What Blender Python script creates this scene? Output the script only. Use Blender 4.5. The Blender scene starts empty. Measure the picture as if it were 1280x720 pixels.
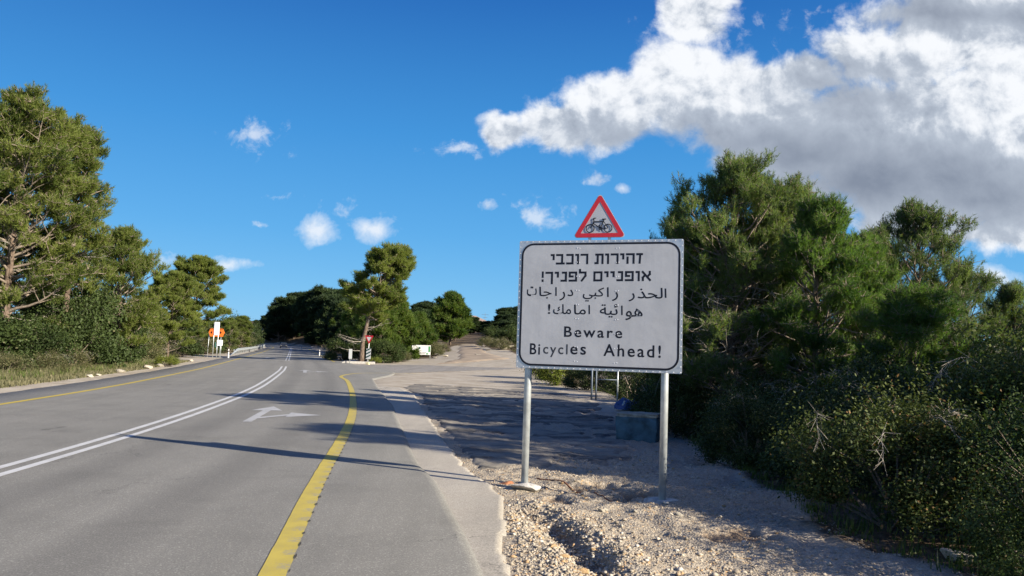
import bpy, math, random
import numpy as np
from mathutils import Matrix, Vector
R = math.radians
S = bpy.context.scene
COL = S.collection

# ------------------------------------------------------------------ camera
F = 995.0
CAMZ = 1.6
cam_d = bpy.data.cameras.new('camera')
cam_d.sensor_width = 36.0
cam_d.lens = 36.0 * F / 1280.0
cam_d.clip_start = 0.05
cam_d.clip_end = 6000
cam = bpy.data.objects.new('camera', cam_d)
COL.objects.link(cam)
CM = Matrix.Rotation(R(90 + 4.5), 3, 'X') @ Matrix.Rotation(R(1.8), 3, 'Z')
cam.matrix_world = Matrix.Translation((0, 0, CAMZ)) @ CM.to_4x4()
S.camera = cam

# ------------------------------------------------------------------ light
SUN_EL, SUN_AZ = 21.5, 28.0          # elevation; degrees behind the camera's right hand
SUNV = Vector((math.cos(R(SUN_AZ)) * math.cos(R(SUN_EL)), -math.sin(R(SUN_AZ)) * math.cos(R(SUN_EL)), math.sin(R(SUN_EL))))
ld = bpy.data.lights.new('sun', 'SUN')
ld.energy = 5.0
ld.angle = R(0.5)
ld.color = (1.0, 0.88, 0.72)
lo = bpy.data.objects.new('sun', ld)
lo.rotation_euler = SUNV.to_track_quat('Z', 'Y').to_euler()
lo.location = (30, -15, 30)
COL.objects.link(lo)
S.view_settings.view_transform = 'Standard'
S.view_settings.look = 'None'
S.view_settings.exposure = 1.3
S.view_settings.gamma = 1.0
S.view_settings.use_curve_mapping = False
SKY_STRENGTH = 0.062


class NT:
    """small node builder"""
    def __init__(s, tree):
        s.t = tree
    def n(s, kind, **kw):
        nd = s.t.nodes.new(kind)
        for k, v in kw.items():
            if k == 'ins':
                for kk, vv in v.items():
                    s.put(nd.inputs[kk], vv)
            else:
                setattr(nd, k, v)
        return nd
    def put(s, sock, v):
        if isinstance(v, bpy.types.NodeSocket):
            s.t.links.new(v, sock)
        else:
            sock.default_value = v
    def m(s, op, a, b=None, c=None, clamp=False):
        nd = s.t.nodes.new('ShaderNodeMath'); nd.operation = op; nd.use_clamp = clamp
        s.put(nd.inputs[0], a)
        if b is not None: s.put(nd.inputs[1], b)
        if c is not None: s.put(nd.inputs[2], c)
        return nd.outputs[0]
    def v(s, op, a, b=None):
        nd = s.t.nodes.new('ShaderNodeVectorMath'); nd.operation = op
        s.put(nd.inputs[0], a)
        if b is not None: s.put(nd.inputs[1], b)
        return nd
    def mix(s, fac, a, b, blend='MIX'):
        nd = s.t.nodes.new('ShaderNodeMix'); nd.data_type = 'RGBA'; nd.blend_type = blend
        s.put(nd.inputs[0], fac); s.put(nd.inputs[6], a); s.put(nd.inputs[7], b)
        return nd.outputs[2]
    def noise(s, vec, scale, detail=4, rough=0.55, dist=0.0, color=False):
        nd = s.t.nodes.new('ShaderNodeTexNoise')
        s.put(nd.inputs['Vector'], vec)
        nd.inputs['Scale'].default_value = scale; nd.inputs['Detail'].default_value = detail
        nd.inputs['Roughness'].default_value = rough; nd.inputs['Distortion'].default_value = dist
        return nd.outputs['Color' if color else 0]
    def ramp(s, fac, lo, hi, a=0.0, b=1.0, smooth=True):
        nd = s.t.nodes.new('ShaderNodeMapRange'); nd.clamp = True
        if smooth: nd.interpolation_type = 'SMOOTHSTEP'
        s.put(nd.inputs[0], fac)
        for i, x in enumerate((lo, hi, a, b)): s.put(nd.inputs[1 + i], x)
        return nd.outputs[0]


def c4(r, g, b):
    return (r, g, b, 1.0)


def build_world():
    w = bpy.data.worlds.new('World'); S.world = w; w.use_nodes = True
    t = w.node_tree; t.nodes.clear(); N = NT(t)
    sky = N.n('ShaderNodeTexSky', sky_type='NISHITA', sun_disc=False)
    sky.sun_elevation = R(SUN_EL)
    sky.sun_rotation = math.atan2(SUNV.x, SUNV.y)
    sky.air_density = 1.0; sky.dust_density = 0.1; sky.ozone_density = 3.2
    tc = N.n('ShaderNodeTexCoord').outputs['Generated']
    sep = N.n('ShaderNodeSeparateXYZ', ins={0: tc})
    X, Y, Z = sep.outputs[0], sep.outputs[1], sep.outputs[2]
    hs = N.n('ShaderNodeHueSaturation', ins={'Saturation': 1.15, 'Value': 1.0, 'Hue': 0.508, 'Color': sky.outputs[0]})
    zr = N.n('ShaderNodeValToRGB', ins={0: Z})
    q = 1.0 / (SKY_STRENGTH * 2 ** S.view_settings.exposure)
    cr = zr.color_ramp; cr.elements[0].position = 0.0; cr.elements[1].position = 0.75
    cr.elements[0].color = c4(0.030, 0.074, 0.121); cr.elements[1].color = c4(0.0012, 0.010, 0.052)
    for ps, c in ((0.06, (0.0215, 0.066, 0.116)), (0.14, (0.0128, 0.054, 0.109)), (0.26, (0.0064, 0.0395, 0.095)), (0.42, (0.0022, 0.0195, 0.067))):
        e = cr.elements.new(ps); e.color = c4(*c)
    gr = N.v('SCALE', zr.outputs[0]); gr.inputs[3].default_value = q * 7.6
    base = N.mix(0.10, gr.outputs[0], hs.outputs[0])
    ys = N.m('MAXIMUM', Y, 0.15)
    U = N.m('DIVIDE', X, ys); V = N.m('DIVIDE', Z, ys)
    uv = N.n('ShaderNodeCombineXYZ', ins={0: U, 1: V, 2: 0.0}).outputs[0]
    wc = N.noise(uv, 7.0, 3, 0.6, 0, True)
    wv = N.v('SCALE', N.v('SUBTRACT', wc, (0.5, 0.5, 0.5)).outputs[0]); wv.inputs[3].default_value = 0.075
    uvw = N.v('ADD', uv, wv.outputs[0]).outputs[0]
    wc2 = N.noise(uv, 26.0, 4, 0.6, 0, True)
    wv2 = N.v('SCALE', N.v('SUBTRACT', wc2, (0.5, 0.5, 0.5)).outputs[0]); wv2.inputs[3].default_value = 0.024
    uvw = N.v('ADD', uvw, wv2.outputs[0]).outputs[0]
    uvs = N.v('ADD', uv, wv2.outputs[0]).outputs[0]
    def ell(lst, vec):
        out = None
        for (px, py, rx, ry, wt) in lst:
            cu = (px - 640) / F; cv = (438.6 + 0.0314 * (px - 640) - py) / F
            d = N.v('SUBTRACT', vec, (cu, cv, 0)).outputs[0]
            d = N.v('MULTIPLY', d, (F / rx, F / ry, 0)).outputs[0]
            l = N.v('LENGTH', d).outputs['Value']
            a = N.m('MULTIPLY', N.m('SUBTRACT', 1.0, l), wt)
            if out is None: out = a
            else:
                nd = N.t.nodes.new('ShaderNodeMath'); nd.operation = 'SMOOTH_MAX'
                N.put(nd.inputs[0], out); N.put(nd.inputs[1], a); nd.inputs[2].default_value = 0.12
                out = nd.outputs[0]
        return out
    big = ell([(628, 162, 44, 26, .8), (690, 150, 60, 42, 1), (760, 130, 90, 60, 1), (850, 100, 80, 90, 1), (870, 0, 55, 60, .9),
               (930, 125, 120, 75, 1), (1000, 175, 130, 75, 1), (1110, 190, 170, 110, 1.1), (1250, 180, 190, 150, 1.2), (1130, 60, 120, 60, 1),
               (1230, 30, 190, 90, 1), (1500, 120, 300, 200, 1), (1005, 92, 75, 38, .9), (1170, 290, 120, 26, .8), (1290, 285, 110, 50, .9), (900, -90, 260, 50, .7)], uvw)
    small = ell([(393, 287, 33, 19, .9), (464, 283, 31, 18, 1), (285, 331, 30, 11, .8), (1245, 346, 45, 16, .8), (1300, 300, 60, 25, .9),
                 (774, 233, 14, 9, .8), (605, 254, 12, 7, .6), (1190, 375, 40, 12, .5), (205, 328, 20, 9, .4)], uvs)
    wisp = ell([(308, 162, 50, 22, .9), (672, 268, 52, 30, 1), (340, 188, 35, 10, .5), (338, 243, 26, 8, .8), (428, 263, 26, 20, .7), (570, 184, 46, 15, .9),
                (740, 220, 20, 12, .8), (320, 279, 16, 6, .7), (60, 400, 60, 30, .8), (190, 327, 16, 14, .5), (1010, 20, 60, 24, .4), (880, 40, 70, 40, .5), (940, 15, 30, 20, .6)], uvs)
    fb = N.noise(uv, 13.0, 9, 0.62, 0.2)
    fb2 = N.noise(uv, 34.0, 6, 0.62, 0.3)
    dB = N.ramp(N.m('ADD', big, N.m('MULTIPLY', N.m('SUBTRACT', fb, 0.5), 1.15)), N.m('MULTIPLY', N.m('SUBTRACT', fb2, 0.5), -0.3), 0.38)
    dS = N.m('MULTIPLY', N.ramp(N.m('ADD', small, N.m('MULTIPLY', N.m('SUBTRACT', fb2, 0.5), 1.7)), -0.05, 0.85, smooth=False), 0.8)
    dW = N.m('MULTIPLY', N.ramp(N.m('ADD', wisp, N.m('MULTIPLY', N.m('SUBTRACT', fb2, 0.56), 3.4)), 0.0, 1.0), 0.6)
    # the rest of the sky, outside the picture: scattered fair-weather cloud
    zz = N.m('ADD', N.m('MAXIMUM', Z, 0.0), 0.12)
    pl = N.n('ShaderNodeCombineXYZ', ins={0: N.m('DIVIDE', X, zz), 1: N.m('DIVIDE', Y, zz), 2: 3.1}).outputs[0]
    gen = N.noise(pl, 0.9, 8, 0.58, 0.2)
    outside = N.m('MAXIMUM', N.ramp(Y, 0.35, 0.2), N.m('MAXIMUM', N.ramp(N.m('ABSOLUTE', U), 0.72, 0.95), N.ramp(V, 0.52, 0.7)))
    dG = N.m('MULTIPLY', N.ramp(gen, 0.50, 0.64), outside)
    den = N.m('MAXIMUM', N.m('MAXIMUM', dB, dS), N.m('MAXIMUM', dW, dG))
    den = N.m('MULTIPLY', den, N.ramp(Z, 0.0, 0.04))
    # shading: grey undersides and thick middles, bright billowing rims
    grey = ell([(1100, 225, 190, 62, 1), (940, 172, 120, 30, .6), (1010, 195, 140, 45, .8), (1190, 225, 130, 55, 1), (1060, 120, 70, 40, .35), (1220, 250, 90, 45, .8),
                (1180, 5, 90, 16, .6), (1290, 12, 80, 18, .5), (800, 168, 90, 18, .35), (1480, 230, 190, 90, 1)], uvw)
    off = N.v('ADD', uv, (0.012, 0.014, 0)).outputs[0]
    fbo = N.noise(off, 13.0, 9, 0.62, 0.2)
    relief = N.m('SUBTRACT', fb, fbo)                      # billows lit from the upper right
    g = N.ramp(N.m('ADD', grey, N.m('MULTIPLY', N.m('SUBTRACT', fb, 0.5), 0.55)), -0.62, 0.85, smooth=False)
    rim = N.ramp(big, 0.02, 0.5)
    g = N.m('ADD', N.m('MULTIPLY', g, 0.84), N.m('MULTIPLY', rim, 0.12))
    g = N.m('MULTIPLY', g, N.ramp(outside, 0, 1, 1, 0.6))
    g = N.m('SUBTRACT', g, N.m('MULTIPLY', N.m('MULTIPLY', relief, N.ramp(g, 0.2, 0.8, 2.0, 0.6)), 1.0), clamp=True)
    cw = N.mix(N.ramp(g, 0.0, 0.5), c4(0.97 * q, 0.99 * q, 1.02 * q), c4(0.55 * q, 0.61 * q, 0.70 * q))
    cc = N.mix(N.ramp(g, 0.3, 1.1, smooth=False), cw, c4(0.20 * q, 0.235 * q, 0.31 * q))
    col = N.mix(N.m('MULTIPLY', den, 0.97), base, cc)
    bg = N.n('ShaderNodeBackground', ins={'Color': col, 'Strength': SKY_STRENGTH})
    out = N.n('ShaderNodeOutputWorld'); t.links.new(bg.outputs[0], out.inputs[0])


build_world()


# ------------------------------------------------------------------ helpers
def G(px, py, z=0.0):
    """the place on the plane of height z that a ray through the picture meets"""
    d = CM @ Vector(((px - 640) / F, -(py - 360) / F, -1))
    k = (z - CAMZ) / d.z
    return (d.x * k, d.y * k)


def AT(px, py, Y):
    d = CM @ Vector(((px - 640) / F, -(py - 360) / F, -1))
    k = Y / d.y
    return Vector((d.x * k, Y, CAMZ + d.z * k))


def ss(a, b, x):
    t = np.clip((x - a) / (b - a), 0, 1)
    return t * t * (3 - 2 * t)


def hash2(i, j, seed):
    n = (i.astype(np.int64) * 374761393 + j.astype(np.int64) * 668265263 + seed * 1442695041) & 0x7fffffff
    n = ((n ^ (n >> 13)) * 1274126177) & 0x7fffffff
    return ((n ^ (n >> 16)) & 0xffff) / 65535.0


def vnoise(x, y, seed=0):
    x = np.asarray(x, float); y = np.asarray(y, float)
    i = np.floor(x); j = np.floor(y); u = x - i; v = y - j
    u = u * u * (3 - 2 * u); v = v * v * (3 - 2 * v)
    a = hash2(i, j, seed); b = hash2(i + 1, j, seed); c = hash2(i, j + 1, seed); d = hash2(i + 1, j + 1, seed)
    return (a * (1 - u) + b * u) * (1 - v) + (c * (1 - u) + d * u) * v - 0.5


def fbm(x, y, octs=4, seed=0):
    s = 0; a = 1.0
    for k in range(octs):
        s = s + a * vnoise(np.asarray(x) * 2 ** k + 17.3 * k, np.asarray(y) * 2 ** k - 9.1 * k, seed + k); a *= 0.5
    return s


def mesh_np(name, V, Fc, mats=None, var=None, mi=None, smooth=False, uv=None):
    """V (n,3); Fc (m,k) with constant k"""
    me = bpy.data.meshes.new(name)
    V = np.asarray(V, np.float32); Fc = np.asarray(Fc, np.int32)
    m, k = Fc.shape
    me.vertices.add(len(V)); me.vertices.foreach_set('co', V.ravel())
    me.loops.add(m * k); me.loops.foreach_set('vertex_index', Fc.ravel())
    me.polygons.add(m); me.polygons.foreach_set('loop_start', np.arange(0, m * k, k, dtype=np.int32))
    me.polygons.foreach_set('loop_total', np.full(m, k, np.int32))
    if smooth: me.polygons.foreach_set('use_smooth', np.ones(m, bool))
    if mi is not None: me.polygons.foreach_set('material_index', np.asarray(mi, np.int32))
    if var is not None:
        a = me.attributes.new('var', 'FLOAT', 'FACE'); a.data.foreach_set('value', np.asarray(var, np.float32))
    if uv is not None:
        for nm, arr in uv.items():
            a = me.attributes.new(nm, 'FLOAT', 'POINT'); a.data.foreach_set('value', np.asarray(arr, np.float32))
    me.update(calc_edges=True)
    for mt in (mats or []): me.materials.append(mt)
    return me


def link(name, me, parent=None, loc=None, rot=None, scale=None):
    o = bpy.data.objects.new(name, me); COL.objects.link(o)
    if parent: o.parent = parent
    if loc is not None: o.location = loc
    if rot is not None: o.rotation_euler = rot
    if scale is not None: o.scale = scale
    return o


def tag(o, label=None, cat=None, group=None, kind=None):
    if label: o['label'] = label
    if cat: o['category'] = cat
    if group: o['group'] = group
    if kind: o['kind'] = kind
    return o


def empty(name, loc, rz=0, label=None, cat=None, group=None):
    o = link(name, None, None, loc, (0, 0, rz)); o.empty_display_size = 0.2
    return tag(o, label, cat, group)


class MB:
    """collects simple shapes into one mesh"""
    def __init__(s): s.V = []; s.F = []; s.mi = []; s.cur = 0
    def add(s, vs, fs):
        b = len(s.V); s.V += [tuple(v) for v in vs]
        for f in fs: s.F.append(tuple(b + i for i in f)); s.mi.append(s.cur)
    def box(s, c, d, M=None):
        x, y, z = d[0] / 2, d[1] / 2, d[2] / 2
        vs = [Vector((sx * x, sy * y, sz * z)) for sz in (-1, 1) for sy in (-1, 1) for sx in (-1, 1)]
        if M is not None: vs = [M @ v for v in vs]
        s.add([v + Vector(c) for v in vs], [(0, 2, 3, 1), (4, 5, 7, 6), (0, 1, 5, 4), (2, 6, 7, 3), (0, 4, 6, 2), (1, 3, 7, 5)])
    def tube(s, pts, r, n=12, cap=True):
        pts = [Vector(p) for p in pts]
        rs = r if isinstance(r, (list, tuple)) else [r] * len(pts)
        rings = []
        for i, p in enumerate(pts):
            t = (pts[min(i + 1, len(pts) - 1)] - pts[max(i - 1, 0)]).normalized()
            a = t.cross(Vector((0, 0, 1)) if abs(t.z) < 0.9 else Vector((1, 0, 0))).normalized(); b = t.cross(a)
            rings.append([p + rs[i] * (math.cos(2 * math.pi * k / n) * a + math.sin(2 * math.pi * k / n) * b) for k in range(n)])
        vs = [v for rg in rings for v in rg]; fs = []
        for i in range(len(pts) - 1):
            for k in range(n): fs.append((i * n + k, i * n + (k + 1) % n, (i + 1) * n + (k + 1) % n, (i + 1) * n + k))
        if cap: fs.append(tuple(range(n))[::-1]); fs.append(tuple(range((len(pts) - 1) * n, len(pts) * n)))
        s.add(vs, fs)
    def prism(s, poly, y0, y1):
        """polygon in XZ extruded along Y"""
        n = len(poly)
        vs = [(p[0], y0, p[1]) for p in poly] + [(p[0], y1, p[1]) for p in poly]
        fs = [tuple(range(n)), tuple(range(n, 2 * n))[::-1]] + [(i, i + n, (i + 1) % n + n, (i + 1) % n) for i in range(n)]
        s.add(vs, fs)
    def band(s, outer, inner, y0, y1):
        n = len(outer)
        vs = [(p[0], y, p[1]) for y in (y0, y1) for q in (outer, inner) for p in q]
        fs = []
        for i in range(n):
            j = (i + 1) % n
            fs += [(i, j, n + j, n + i), (2 * n + i, 3 * n + i, 3 * n + j, 2 * n + j), (i, 2 * n + i, 2 * n + j, j), (n + i, n + j, 3 * n + j, 3 * n + i)]
        s.add(vs, fs)
    def obj(s, name, mats, parent=None, smooth=False, loc=None, bevel=0):
        me = bpy.data.meshes.new(name); me.from_pydata(s.V, [], s.F)
        for m in (mats if isinstance(mats, (list, tuple)) else [mats]): me.materials.append(m)
        me.polygons.foreach_set('material_index', s.mi)
        if smooth: me.polygons.foreach_set('use_smooth', [len(f) == 4 for f in s.F])
        me.update()
        o = link(name, me, parent, loc)
        if bevel:
            b = o.modifiers.new('bevel', 'BEVEL'); b.width = bevel; b.segments = 2; b.limit_method = 'ANGLE'
        return o


# ------------------------------------------------------------------ materials
def new_mat(name):
    m = bpy.data.materials.new(name); m.use_nodes = True
    m.node_tree.nodes.clear(); N = NT(m.node_tree)
    out = N.n('ShaderNodeOutputMaterial')
    return m, N, out


def plain(name, col, rough=0.6, metal=0.0, grime=0.15, scale=12.0, bump=0.0, spec=0.5):
    m, N, out = new_mat(name)
    tc = N.n('ShaderNodeTexCoord').outputs['Object']
    n1 = N.noise(tc, scale, 6, 0.6)
    k = N.ramp(n1, 0.3, 0.7, 1 - grime, 1 + grime * 0.4)
    cm = N.v('SCALE', c4(*col)[:3]); N.put(cm.inputs[3], k)
    p = N.n('ShaderNodeBsdfPrincipled', ins={'Base Color': cm.outputs[0], 'Roughness': rough, 'Metallic': metal, 'Specular IOR Level': spec})
    if bump:
        b = N.n('ShaderNodeBump', ins={'Height': N.noise(tc, scale * 4, 4), 'Strength': bump, 'Distance': 0.01})
        N.put(p.inputs['Normal'], b.outputs[0])
    N.put(out.inputs[0], p.outputs[0])
    return m


def foliage(name, dark, light, old=None, trans=0.5):
    m, N, out = new_mat(name)
    at = N.n('ShaderNodeAttribute', attribute_name='var').outputs['Fac']
    oi = N.n('ShaderNodeObjectInfo').outputs['Random']
    a = N.m('ADD', at, N.m('MULTIPLY', N.m('SUBTRACT', oi, 0.5), 0.25), clamp=True)
    col = N.mix(a, c4(*dark), c4(*light))
    if old is not None:
        col = N.mix(N.ramp(at, 0.93, 0.96), col, c4(*old))
    d = N.n('ShaderNodeBsdfPrincipled', ins={'Base Color': col, 'Roughness': 0.6, 'Specular IOR Level': 0.18})
    tcol = N.mix(1.0, col, c4(1.25, 1.35, 0.5), 'MULTIPLY')
    t = N.n('ShaderNodeBsdfTranslucent', ins={'Color': tcol})
    mx = N.n('ShaderNodeMixShader', ins={0: trans, 1: d.outputs[0], 2: t.outputs[0]})
    N.put(out.inputs[0], mx.outputs[0])
    return m


def bark(name, a, b, sc=14):
    m, N, out = new_mat(name)
    tc = N.n('ShaderNodeTexCoord').outputs['Object']
    st = N.v('MULTIPLY', tc, (1, 1, 0.25)).outputs[0]
    n1 = N.noise(st, sc, 6, 0.65)
    col = N.mix(N.ramp(n1, 0.35, 0.65), c4(*a), c4(*b))
    p = N.n('ShaderNodeBsdfPrincipled', ins={'Base Color': col, 'Roughness': 0.9, 'Specular IOR Level': 0.2})
    bp = N.n('ShaderNodeBump', ins={'Height': n1, 'Strength': 0.8, 'Distance': 0.03})
    N.put(p.inputs['Normal'], bp.outputs[0]); N.put(out.inputs[0], p.outputs[0])
    return m


M = {}
M['needle_near'] = foliage('pine_needles', (0.060, 0.100, 0.036), (0.165, 0.225, 0.085), (0.19, 0.15, 0.07))
M['needle_fresh'] = foliage('fresh_pine_needles', (0.050, 0.105, 0.026), (0.135, 0.220, 0.060), (0.15, 0.14, 0.05))
M['needle_blue'] = foliage('grey_green_needles', (0.055, 0.092, 0.040), (0.140, 0.190, 0.078), (0.16, 0.15, 0.09))
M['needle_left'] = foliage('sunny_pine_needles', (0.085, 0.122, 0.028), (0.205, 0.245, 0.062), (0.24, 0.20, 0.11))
M['needle_far'] = foliage('shaded_far_needles', (0.012, 0.025, 0.010), (0.036, 0.058, 0.018), None, 0.12)  # cloud shade over the far wood is put into these dark colours
M['needle_mid'] = foliage('middle_pine_needles', (0.050, 0.092, 0.020), (0.135, 0.190, 0.042), (0.17, 0.15, 0.07))
M['oak_leaf'] = foliage('dark_oak_leaves', (0.020, 0.034, 0.010), (0.055, 0.082, 0.022), (0.12, 0.12, 0.06), 0.15)
M['shrub_leaf'] = foliage('shrub_leaves', (0.028, 0.052, 0.014), (0.075, 0.110, 0.030), (0.11, 0.085, 0.035), 0.2)
M['shrub_red'] = foliage('reddish_shrub_leaves', (0.032, 0.050, 0.013), (0.095, 0.118, 0.030), (0.16, 0.095, 0.035), 0.2)
M['olive_leaf'] = foliage('olive_shrub_leaves', (0.06, 0.07, 0.03), (0.14, 0.14, 0.06), (0.20, 0.17, 0.10), 0.2)
M['lime_leaf'] = foliage('lime_shrub_leaves', (0.06, 0.09, 0.012), (0.17, 0.20, 0.035), (0.2, 0.18, 0.06), 0.25)
M['dry_leaf'] = foliage('dry_brush', (0.13, 0.11, 0.08), (0.26, 0.22, 0.16), (0.3, 0.25, 0.17), 0.1)
M['dry_grass'] = foliage('dry_grass_blades', (0.09, 0.095, 0.045), (0.22, 0.20, 0.12), (0.28, 0.24, 0.15), 0.2)
M['green_grass'] = foliage('green_weed_blades', (0.04, 0.07, 0.015), (0.11, 0.15, 0.03), (0.3, 0.26, 0.14), 0.25)
M['bark'] = bark('pine_bark', (0.055, 0.04, 0.03), (0.17, 0.13, 0.10))
M['bark_light'] = bark('limb_bark', (0.13, 0.105, 0.08), (0.26, 0.22, 0.18), 30)
M['twig'] = bark('dead_twigs', (0.22, 0.20, 0.17), (0.42, 0.39, 0.34), 40)


def mat_asphalt(name, base, alt, speck=0.5, sand=0.0, lane=True):
    m, N, out = new_mat(name)
    P = N.n('ShaderNodeNewGeometry').outputs['Position']
    big = N.noise(P, 0.35, 4, 0.6)
    u = N.n('ShaderNodeAttribute', attribute_name='u').outputs['Fac']
    sAt = N.n('ShaderNodeAttribute', attribute_name='s').outputs['Fac']
    us = N.n('ShaderNodeCombineXYZ', ins={0: N.m('MULTIPLY', u, 1.6), 1: N.m('MULTIPLY', sAt, 0.06), 2: 0.0}).outputs[0]
    streak = N.noise(us, 1.0, 5, 0.6)
    fac = N.m('ADD', N.m('MULTIPLY', N.ramp(big, 0.3, 0.7), 0.45), N.m('MULTIPLY', N.ramp(streak, 0.35, 0.65), 0.55))
    col = N.mix(fac, c4(*base), c4(*alt))
    if lane:      # darker tracks polished by wheels
        w = N.m('ABSOLUTE', N.m('SUBTRACT', N.m('ABSOLUTE', N.m('SUBTRACT', u, 1.75)), 0.8))
        tr = N.m('MULTIPLY', N.ramp(w, 0.55, 0.05), N.ramp(streak, 0.3, 0.65, 0.25, 1.0))
        col = N.mix(N.m('MULTIPLY', tr, 0.5), col, c4(base[0] * 0.6, base[1] * 0.6, base[2] * 0.62))
    grain = N.noise(P, 75.0, 5, 0.75)
    vor = N.n('ShaderNodeTexVoronoi', ins={'Vector': P, 'Scale': 85.0, 'Randomness': 1.0})
    vr = N.n('ShaderNodeSeparateXYZ', ins={0: vor.outputs['Color']}).outputs[0]
    g = N.m('ADD', N.ramp(grain, 0.25, 0.75, 0.62, 1.38), N.ramp(vr, 0.80, 1.0, 0, speck))
    sc = N.v('SCALE', col); N.put(sc.inputs[3], g)
    col = sc.outputs[0]
    patch = N.noise(P, 2.6, 7, 0.7)
    crk = N.n('ShaderNodeTexVoronoi', feature='DISTANCE_TO_EDGE', ins={'Vector': N.v('ADD', P, N.v('MULTIPLY', N.noise(P, 1.6, 6, 0.7, 0, True), (1.3, 1.3, 0)).outputs[0]).outputs[0], 'Scale': 0.42})
    cm_ = N.m('MULTIPLY', N.ramp(crk.outputs['Distance'], 0.007, 0.002), N.ramp(N.noise(P, 0.25, 3), 0.52, 0.60))
    col = N.mix(N.m('MULTIPLY', cm_, 0.6 if lane else 0.9), col, c4(base[0] * 0.3, base[1] * 0.3, base[2] * 0.3))
    blot = N.noise(P, 0.9, 5, 0.6, 0.5)
    col = N.mix(N.ramp(blot, 0.45, 0.75, 0.0, 0.30), col, c4(base[0] * 0.6, base[1] * 0.6, base[2] * 0.6))
    col = N.mix(N.m('MULTIPLY', N.ramp(patch, 0.62, 0.78), 0.25), col, c4(base[0] * 0.55, base[1] * 0.55, base[2] * 0.55))
    if sand:
        st = N.v('MULTIPLY', P, (0.55, 1.6, 1)).outputs[0]
        q = N.noise(st, 0.9, 8, 0.68, 0.4)
        col = N.mix(N.m('MULTIPLY', N.ramp(q, 0.5 - 0.1 * sand, 0.62), 0.9), col, c4(0.25, 0.23, 0.19))
    p = N.n('ShaderNodeBsdfPrincipled', ins={'Base Color': col, 'Roughness': 0.88, 'Specular IOR Level': 0.25})
    h = N.m('ADD', N.m('MULTIPLY', grain, 0.5), N.m('MULTIPLY', vr, 0.5))
    b = N.n('ShaderNodeBump', ins={'Height': h, 'Strength': 0.55, 'Distance': 0.006})
    N.put(p.inputs['Normal'], b.outputs[0]); N.put(out.inputs[0], p.outputs[0])
    return m


M['asphalt'] = mat_asphalt('road_asphalt', (0.156, 0.156, 0.142), (0.197, 0.196, 0.178))
M['asphalt_side'] = mat_asphalt('side_road_asphalt', (0.18, 0.172, 0.155), (0.23, 0.22, 0.20), lane=False)
M['asphalt_old'] = mat_asphalt('worn_asphalt', (0.040, 0.040, 0.040), (0.092, 0.089, 0.083), 0.9, 1.3, False)
M['concrete_strip'] = mat_asphalt('pale_strip', (0.30, 0.28, 0.235), (0.37, 0.345, 0.29), 0.25, 0.0, False)


def mat_paint(name, col, worn, amount=0.5, rumble=False):
    m, N, out = new_mat(name)
    P = N.n('ShaderNodeNewGeometry').outputs['Position']
    u = N.n('ShaderNodeAttribute', attribute_name='u').outputs['Fac']
    sAt = N.n('ShaderNodeAttribute', attribute_name='s').outputs['Fac']
    n1 = N.noise(P, 55.0, 6, 0.75); n2 = N.noise(P, 3.0, 5, 0.6)
    wear = N.ramp(N.m('ADD', N.m('MULTIPLY', n1, 0.7), N.m('MULTIPLY', n2, 0.3)), 0.62 - amount * 0.12, 0.72)
    c = N.mix(N.ramp(n2, 0.3, 0.7), c4(*col), c4(*[x * 0.86 for x in col]))
    c = N.mix(N.m('MULTIPLY', wear, 0.75), c, c4(*worn))
    if rumble:
        w = N.m('FRACT', N.m('DIVIDE', sAt, 0.40))
        pulse = N.m('MULTIPLY', N.ramp(w, 0.45, 0.55), N.ramp(w, 0.95, 0.85))
        uu = N.m('ADD', u, N.m('MULTIPLY', N.m('SUBTRACT', N.noise(P, 20, 4, 0.7), 0.5), 0.25))
        rr = N.m('MULTIPLY', pulse, N.ramp(uu, -0.05, 0.08))
        rr = N.m('MULTIPLY', rr, N.ramp(N.noise(P, 30, 5, 0.7), 0.42, 0.55))
        c = N.mix(N.m('MULTIPLY', rr, 0.8), c, c4(0.26, 0.245, 0.18))
    p = N.n('ShaderNodeBsdfPrincipled', ins={'Base Color': c, 'Roughness': 0.7, 'Specular IOR Level': 0.3})
    b = N.n('ShaderNodeBump', ins={'Height': n1, 'Strength': 0.35, 'Distance': 0.004})
    N.put(p.inputs['Normal'], b.outputs[0]); N.put(out.inputs[0], p.outputs[0])
    return m


M['white_line'] = mat_paint('white_road_paint', (0.50, 0.515, 0.515), (0.24, 0.24, 0.235), 0.9)
M['arrow_paint'] = mat_paint('faded_arrow_paint', (0.40, 0.41, 0.41), (0.17, 0.17, 0.165), 1.6)
M['yellow_line'] = mat_paint('yellow_road_paint', (0.46, 0.36, 0.05), (0.22, 0.2, 0.13), 0.8)
M['yellow_rumble'] = mat_paint('yellow_rumble_paint', (0.45, 0.365, 0.07), (0.25, 0.23, 0.16), 1.1, True)


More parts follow.
